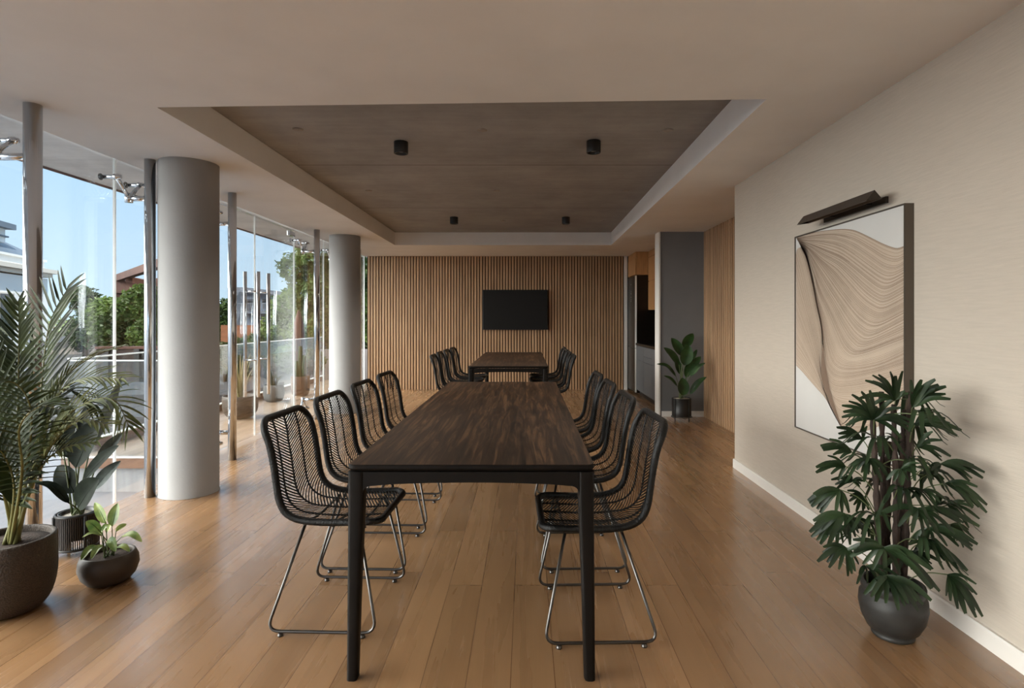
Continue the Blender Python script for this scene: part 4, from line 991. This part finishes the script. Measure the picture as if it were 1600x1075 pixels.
# small variegated plant
C = (-2.014, 2.78, 0)
sm = pot_thing('potted_plant', C, [(0, 0), (.072, 0), (.088, .006), (.112, .035), (.125, .075), (.122, .11), (.11, .137), (.104, .141), (.098, .138), (.102, .11), (.10, .07), (0, .07)], M['pot_brown'], .101, .118, 'small variegated light green plant in a low brown pot on the floor', 'potted plant')
top = Vector((C[0], C[1], .115))
for bp, tp, wp, Yb, Yt, bend, nn in [((165,818),(148,785),14,2.78,2.82,.05,None), ((175,822),(184,786),17,2.76,2.8,.05,None), ((157,832),(134,815),17,2.72,2.7,.12,None), ((158,836),(128,840),8,2.7,2.66,.2,(0,-.3,1)),
                                     ((181,830),(198,819),8,2.8,2.84,.1,None), ((191,838),(222,847),11,2.76,2.74,.2,(0,-.5,1)), ((168,845),(181,862),13,2.68,2.64,.25,(0,-.8,.7)), ((161,852),(142,874),11,2.69,2.66,.2,(0,-.8,.7)),
                                     ((152,854),(126,876),12,2.70,2.67,.22,(.1,-.7,.8)), ((183,855),(203,862),9,2.76,2.75,.2,(0,-.5,1)), ((160,828),(170,822),9,2.74,2.74,.2,None), ((166,832),(176,815),8,2.8,2.84,.1,None), ((160,836),(148,828),9,2.8,2.84,.2,None)]:
    big_leaf(sm, top+Vector((random.uniform(-.02, .02), random.uniform(-.02, .02), 0)), bp, tp, wp, Yb, Yt, M['lime'], M['petiole'], bend, nn, .35, stem_r=.0025)

# broad leaved plant by the pier
C = (1.935, 7.17, 0); R = .118
bk = thing('cylinder_planter', C, 'glossy broad leaved plant in a black cylinder planter against the grey pier', 'potted plant')
mb = MB(); mb.lathe([(0, .06), (R-.002, .06), (R, .064), (R, .283), (R-.008, .285), (R-.012, .28), (R-.012, .2), (0, .2)], C, 40); mb.build('pot', M['black'], bk)
mb = MB(); mb.lathe([(0, .282), (R-.012, .276), (R-.012, .26), (0, .26)], C, 30); mb.build('pebbles', M['pebble'], bk)
for a in (-2.5, -1.05, .5, 2.0):
    mb = MB(); x, y = C[0]+(R+.007)*math.cos(a), C[1]+(R+.007)*math.sin(a); mb.tube([(x, y, 0), (x, y, .285)], .006, 8); mb.build('leg', M['black'], bk)
mb = MB(); mb.tube([(C[0]+(R+.006)*math.cos(2*PI*k/36), C[1]+(R+.006)*math.sin(2*PI*k/36), .055) for k in range(36)], .005, 6, closed=True); mb.build('ring', M['black'], bk)
top = Vector((C[0], C[1], .27))
for bp, tp, wp, Yb, Yt, bend, nn in [((1066,556),(1049,528),16,7.1,7.16,.03,(.2,-1,.2)), ((1068,545),(1083,521),15,7.2,7.3,.03,(-.2,-1,.4)), ((1069,571),(1077,539),20,7.0,7.03,.02,(-.1,-1,.15)), ((1061,570),(1037,543),13,7.05,7.05,.08,(.3,-1,.4)),
                                     ((1056,588),(1026,569),10,7.0,6.98,.18,(.1,-.6,.9)), ((1058,603),(1037,587),8,7.0,6.96,.1,(.2,-.7,.8)), ((1068,618),(1066,590),19,6.95,6.96,.02,(.1,-1,.1)), ((1076,582),(1095,557),13,7.06,7.08,.05,(-.3,-1,.4)),
                                     ((1079,588),(1102,567),9,7.0,6.98,.1,(-.2,-.7,.8)), ((1078,616),(1104,589),10,6.98,6.96,.12,(-.3,-.8,.6)), ((1080,566),(1089,546),7,7.2,7.3,.03,(-.4,-1,.3)), ((1072,590),(1080,562),12,7.15,7.2,.03,(-.2,-1,.2)), ((1063,585),(1056,560),12,7.2,7.28,.03,(.2,-1,.2))]:
    big_leaf(bk, top+Vector((random.uniform(-.03, .03), random.uniform(-.03, .03), 0)), bp, tp, wp, Yb, Yt, M['banana'], M['petiole'], bend, nn, .3, stem_r=.005)

# lady palm on the right
C = (1.467, 2.304, 0)
rp = pot_thing('lady_palm', C, [(0, 0), (.07, 0), (.076, .005), (.076, .014), (.072, .02), (.092, .035), (.112, .075), (.122, .125), (.119, .16), (.11, .172), (.108, .18), (.113, .186), (.114, .205), (.111, .213), (.104, .215), (.099, .21), (.1, .17), (.09, .1), (0, .1)], M['pot_black'], .1, .165, 'tall lady palm with fan leaves in a charcoal pot by the right wall', 'potted plant')
Yof = lambda px, dy=0: 2.30-.0009*(px-1397)+dy
canes = [((1366,.0),(1362,628)), ((1376,.04),(1377,612)), ((1396,-.02),(1396,632)), ((1412,.03),(1413,640)), ((1419,-.01),(1423,612)), ((1386,.06),(1388,690))]
for k, ((bx, dy), (tx, ty)) in enumerate(canes):
    b = W(bx, 900, 2.30+dy); b.z = .15; b.x = C[0]+(b.x-C[0])*.62; t = W(tx, ty, 2.30+dy)
    P = resample(catmull([b, b.lerp(t, .5)+Vector((random.uniform(-.008, .008), 0, 0)), t], 8), 26)
    mb = MB(); mb.tube(P, [(.0135+.003*math.sin(i*2.1+k))*(1.05-.35*i/25) for i in range(26)], 9); mb.build('cane', M['cane'], rp)
s6 = lambda x, y: (1240+x/3.584, 560+y/3.584)
s7 = lambda x, y: (1240+x/3.908, 800+y/3.908)
fans = [(s6, (570,232), [(440,95),(400,125),(538,75),(608,70),(370,225),(645,195)], 0),
        (s6, (450,342), [(425,178),(325,203),(270,265),(270,330),(550,235),(650,345),(660,412)], -.06),
        (s6, (665,272), [(655,120),(795,118),(855,158),(880,230),(725,150),(850,200)], .0),
        (s6, (680,372), [(740,300),(850,335),(940,405),(915,435),(800,350)], -.03),
        (s6, (385,452), [(240,388),(250,450),(390,350),(300,470)], .05),
        (s6, (325,525), [(150,490),(165,515),(200,452),(230,500),(260,560)], 0),
        (s6, (690,495), [(780,410),(762,425),(880,550),(830,575),(740,510)], .02),
        (s6, (825,592), [(1070,640),(1060,672),(985,690),(790,655),(770,600),(1010,600)], -.05),
        (s6, (290,605), [(125,610),(125,640),(190,545),(250,685),(180,590)], -.03),
        (s6, (260,735), [(80,798),(100,830),(150,865),(290,825),(310,865),(110,760)], -.06),
        (s6, (720,735), [(590,760),(700,785),(850,790),(800,830)], -.08),
        (s6, (850,700), [(1080,865),(1000,840),(1082,822),(960,722),(1030,720)], -.02),
        (s6, (695,842), [(480,872),(660,975),(820,1005),(1040,942),(925,920),(760,960)], -.08),
        (s6, (290,872), [(90,972),(110,910),(160,962),(190,1052),(405,985),(345,1000),(240,985)], -.08),
        (s6, (760,950), [(650,1042),(730,1070),(860,1052),(1030,1042),(1000,1075),(930,1000)], -.05),
        (s7, (552,218), [(330,230),(345,272),(480,352),(650,382),(730,252),(890,485),(840,470),(362,170),(700,330)], -.14),
        (s7, (320,218), [(145,302),(215,340),(330,392),(375,362),(180,215)], -.1),
        (s7, (572,388), [(430,502),(500,547),(640,600),(760,605),(840,542),(700,560)], -.15),
        (s7, (942,382), [(930,512),(1000,592),(1112,645),(1152,640),(1115,442),(1060,540)], -.05),
        (s7, (440,330), [(385,440),(520,440),(635,390),(400,380)], -.12),
        (s7, (690,250), [(560,330),(640,360),(800,320),(905,310),(850,350)], -.02),
        (s7, (800,190), [(700,200),(780,250),(880,270),(1000,350),(1060,360),(965,300)], -.06),
        (s6, (420,560), [(330,600),(380,640),(460,650),(520,620),(540,680)], -.08),
        (s6, (560,500), [(430,490),(500,540),(570,580),(640,520),(620,470)], .06),
        (s6, (600,620), [(520,680),(590,700),(680,650),(720,620)], -.1),
        (s6, (390,770), [(310,800),(350,860),(420,850),(300,740)], .04),
        (s6, (330,690), [(210,680),(240,730),(300,640),(370,720),(400,690)], .06),
        (s6, (760,640), [(690,610),(720,700),(820,690),(860,650),(840,720)], .06),
        (s6, (870,820), [(960,800),(1040,900),(900,900),(980,950)], .05),
        (s6, (880,930), [(980,960),(1010,1010),(900,1020),(950,1060)], .03),
        (s6, (420,910), [(340,960),(420,1000),(480,960),(300,920)], .05),
        (s6, (250,930), [(100,1000),(150,1040),(240,1060),(300,1010)], .02)]
lpf = lambda w: max(.05, min(1, .3+w*3.2)*(1-max(0, w-.55)**2*2.6))
cane_tops = [(W(tx, ty, 2.3+dy), W(bx, 900, 2.3+dy)) for (bx, dy), (tx, ty) in canes]
for f_, hub, tips, dy in fans:
    hp = f_(*hub); Yh = Yof(hp[0], dy); h = W(hp[0], hp[1], Yh)
    lf = MB()
    more = []
    for a_, b_ in zip(tips, tips[1:]+tips[:1]):
        va = Vector((a_[0]-hub[0], a_[1]-hub[1])); vb = Vector((b_[0]-hub[0], b_[1]-hub[1]))
        if va.angle(vb) < 1.5: v2 = (va.normalized()+vb.normalized()).normalized()*(va.length+vb.length)*.5*random.uniform(.8, 1.0)
        else: v2 = Matrix.Rotation(random.choice((-.28, .28)), 2) @ va*random.uniform(.75, .95)
        more.append((hub[0]+v2.x, hub[1]+v2.y))
    for tp_ in tips+more:
        q = f_(*tp_); Yt = Yof(q[0], dy)+random.uniform(-.05, .02); t = W(q[0], q[1], Yt)
        t.x = min(t.x, 1.772); L = (t-h).length; mid = (h+t)/2+Vector((0, 0, L*.13)); path = resample(catmull([h, mid, t], 6), 9)
        blade(lf, path, max(.013, min(.0235, L*.17)), Vector((random.uniform(-.3, .3), -1, .8)), .35, lpf, across=1)
    lo = lf.build('leaf', M['rhapis'], rp)
    best = min(canes, key=lambda c_: abs(c_[1][0]-hp[0])+(0 if c_[1][1] < hp[1]+40 else 500))
    (bx, cdy), (tx, ty) = best; zc = min(max(h.z-.10, .22), W(tx, ty, 2.3).z-.005); tt = (zc-.15)/(W(tx, ty, 2.3).z-.15)
    cb = W(bx, 900, 2.30+cdy); cb.x = C[0]+(cb.x-C[0])*.62; ct = W(tx, ty, 2.30+cdy); r0 = Vector((cb.x+(ct.x-cb.x)*tt, 2.30+cdy, zc))
    mb = MB(); mb.tube(resample(catmull([r0, (r0+h)/2+Vector((0, 0, .02)), h], 6), 9), .0022, 6); mb.build('petiole', M['petiole'], lo)

rq = random.Random(11)
for k in range(17):
    z = .34+.60*(k/16); a = k*2.4+rq.uniform(-.4, .4); rr_ = rq.uniform(.07, .17)*(1.25-z*.5)
    dr = Vector((math.cos(a), math.sin(a), 0)); h = Vector((C[0], C[1], z))+dr*rr_; h.x = min(h.x, 1.66)
    (bx, cdy), (tx, ty) = canes[k % 5]; tt = min(.97, max(.05, (z-.2)/(W(tx, ty, 2.3).z-.15)))
    cb = W(bx, 900, 2.30+cdy); cb.x = C[0]+(cb.x-C[0])*.62; ct = W(tx, ty, 2.30+cdy); r0 = Vector((cb.x+(ct.x-cb.x)*tt, 2.30+cdy, .15+(W(tx, ty, 2.3).z-.15)*tt))
    lf = MB()
    for j in range(7):
        b = a+(j-3)*.36+rq.uniform(-.1, .1); d2 = Vector((math.cos(b), math.sin(b), rq.uniform(-.45, .25))); L = rq.uniform(.10, .15)
        P = [h+d2*(L*u)+Vector((0, 0, .03*math.sin(PI*min(1, u*1.2))-.045*u*u)) for u in [i/7 for i in range(8)]]
        for p in P: p.x = min(p.x, 1.772)
        blade(lf, P, .0165, Vector((0, 0, 1)), .35, lpf, across=1)
    lo = lf.build('leaf', M['rhapis'], rp)
    mb = MB(); mb.tube(resample(catmull([r0, (r0+h)/2+Vector((0, 0, .02)), h], 6), 9), .0022, 6); mb.build('petiole', M['petiole'], lo)

# ------------------------------------------------------------------ light
def spot(loc, w, col, size, blend=.6, rad=.05):
    l = bpy.data.lights.new('spot', 'SPOT'); l.energy = w; l.color = col; l.spot_size = math.radians(size); l.spot_blend = blend; l.shadow_soft_size = rad
    o = bpy.data.objects.new('spot_beam', l); COL.objects.link(o); o.location = loc; return o
for x, y, _ in spots: spot((x, y, SLAB-.10), 30, (1, .90, .78), 130, .8)
sun = bpy.data.lights.new('sun', 'SUN'); sun.energy = 5.5; sun.angle = .009; sun.color = (1, .95, .86)
so = bpy.data.objects.new('sun', sun); COL.objects.link(so)
d = Vector((-.55, .62, -1.)).normalized(); so.rotation_euler = d.to_track_quat('-Z', 'Y').to_euler()

w = bpy.data.worlds.new('sky'); SC.world = w; w.use_nodes = True; nt = w.node_tree; nt.nodes.clear()
def N(k): return nt.nodes.new('ShaderNode'+k)
tc = N('TexCoord'); sx = N('SeparateXYZ'); nt.links.new(tc.outputs['Generated'], sx.inputs[0])
rp_ = N('ValToRGB'); e = rp_.color_ramp.elements; e[0].position = 0.; e[0].color = rgb(196, 219, 236); e[1].position = .42; e[1].color = rgb(142, 188, 230)
nt.links.new(sx.outputs[2], rp_.inputs[0])
dp = N('VectorMath'); dp.operation = 'DOT_PRODUCT'; dp.inputs[1].default_value = Vector((-.93, -.18, .36)).normalized(); nt.links.new(tc.outputs['Generated'], dp.inputs[0])
gl = N('MapRange'); gl.interpolation_type = 'SMOOTHSTEP'; gl.inputs['From Min'].default_value = .55; gl.inputs['From Max'].default_value = 1.; gl.inputs['To Max'].default_value = 11.8; nt.links.new(dp.outputs['Value'], gl.inputs[0])  # broad white glow added to the sky out of view, brightens the room
mx = N('Mix'); mx.data_type = 'RGBA'; mx.blend_type = 'ADD'; mx.inputs[0].default_value = 1
sc_ = N('VectorMath'); sc_.operation = 'SCALE'; sc_.inputs[0].default_value = (1., .96, .9); nt.links.new(gl.outputs[0], sc_.inputs['Scale'])
nt.links.new(rp_.outputs[0], mx.inputs[6]); nt.links.new(sc_.outputs[0], mx.inputs[7])
bg = N('Background'); bg.inputs[1].default_value = 1.; nt.links.new(mx.outputs[2], bg.inputs[0])
ow = N('OutputWorld'); nt.links.new(bg.outputs[0], ow.inputs[0])

# ------------------------------------------------------------------ camera and view
cam = bpy.data.cameras.new('camera'); co = bpy.data.objects.new('camera', cam); COL.objects.link(co); SC.camera = co
co.location = (0, 0, H); co.rotation_euler = (PI/2, 0, 0)
cam.sensor_fit = 'HORIZONTAL'; cam.sensor_width = 36; cam.lens = 36*F/1600
cam.shift_x = (800-CX)/1600; cam.shift_y = (CY-537.5)/1600; cam.clip_start = .05; cam.clip_end = 500
vs_ = SC.view_settings; vs_.view_transform = 'Standard'; vs_.look = 'None'; vs_.gamma = 1; vs_.use_curve_mapping = False; vs_.exposure = .58
SC.cycles.max_bounces = 12; SC.cycles.diffuse_bounces = 6; SC.cycles.transparent_max_bounces = 16
SC.cycles.caustics_reflective = False; SC.cycles.caustics_refractive = False
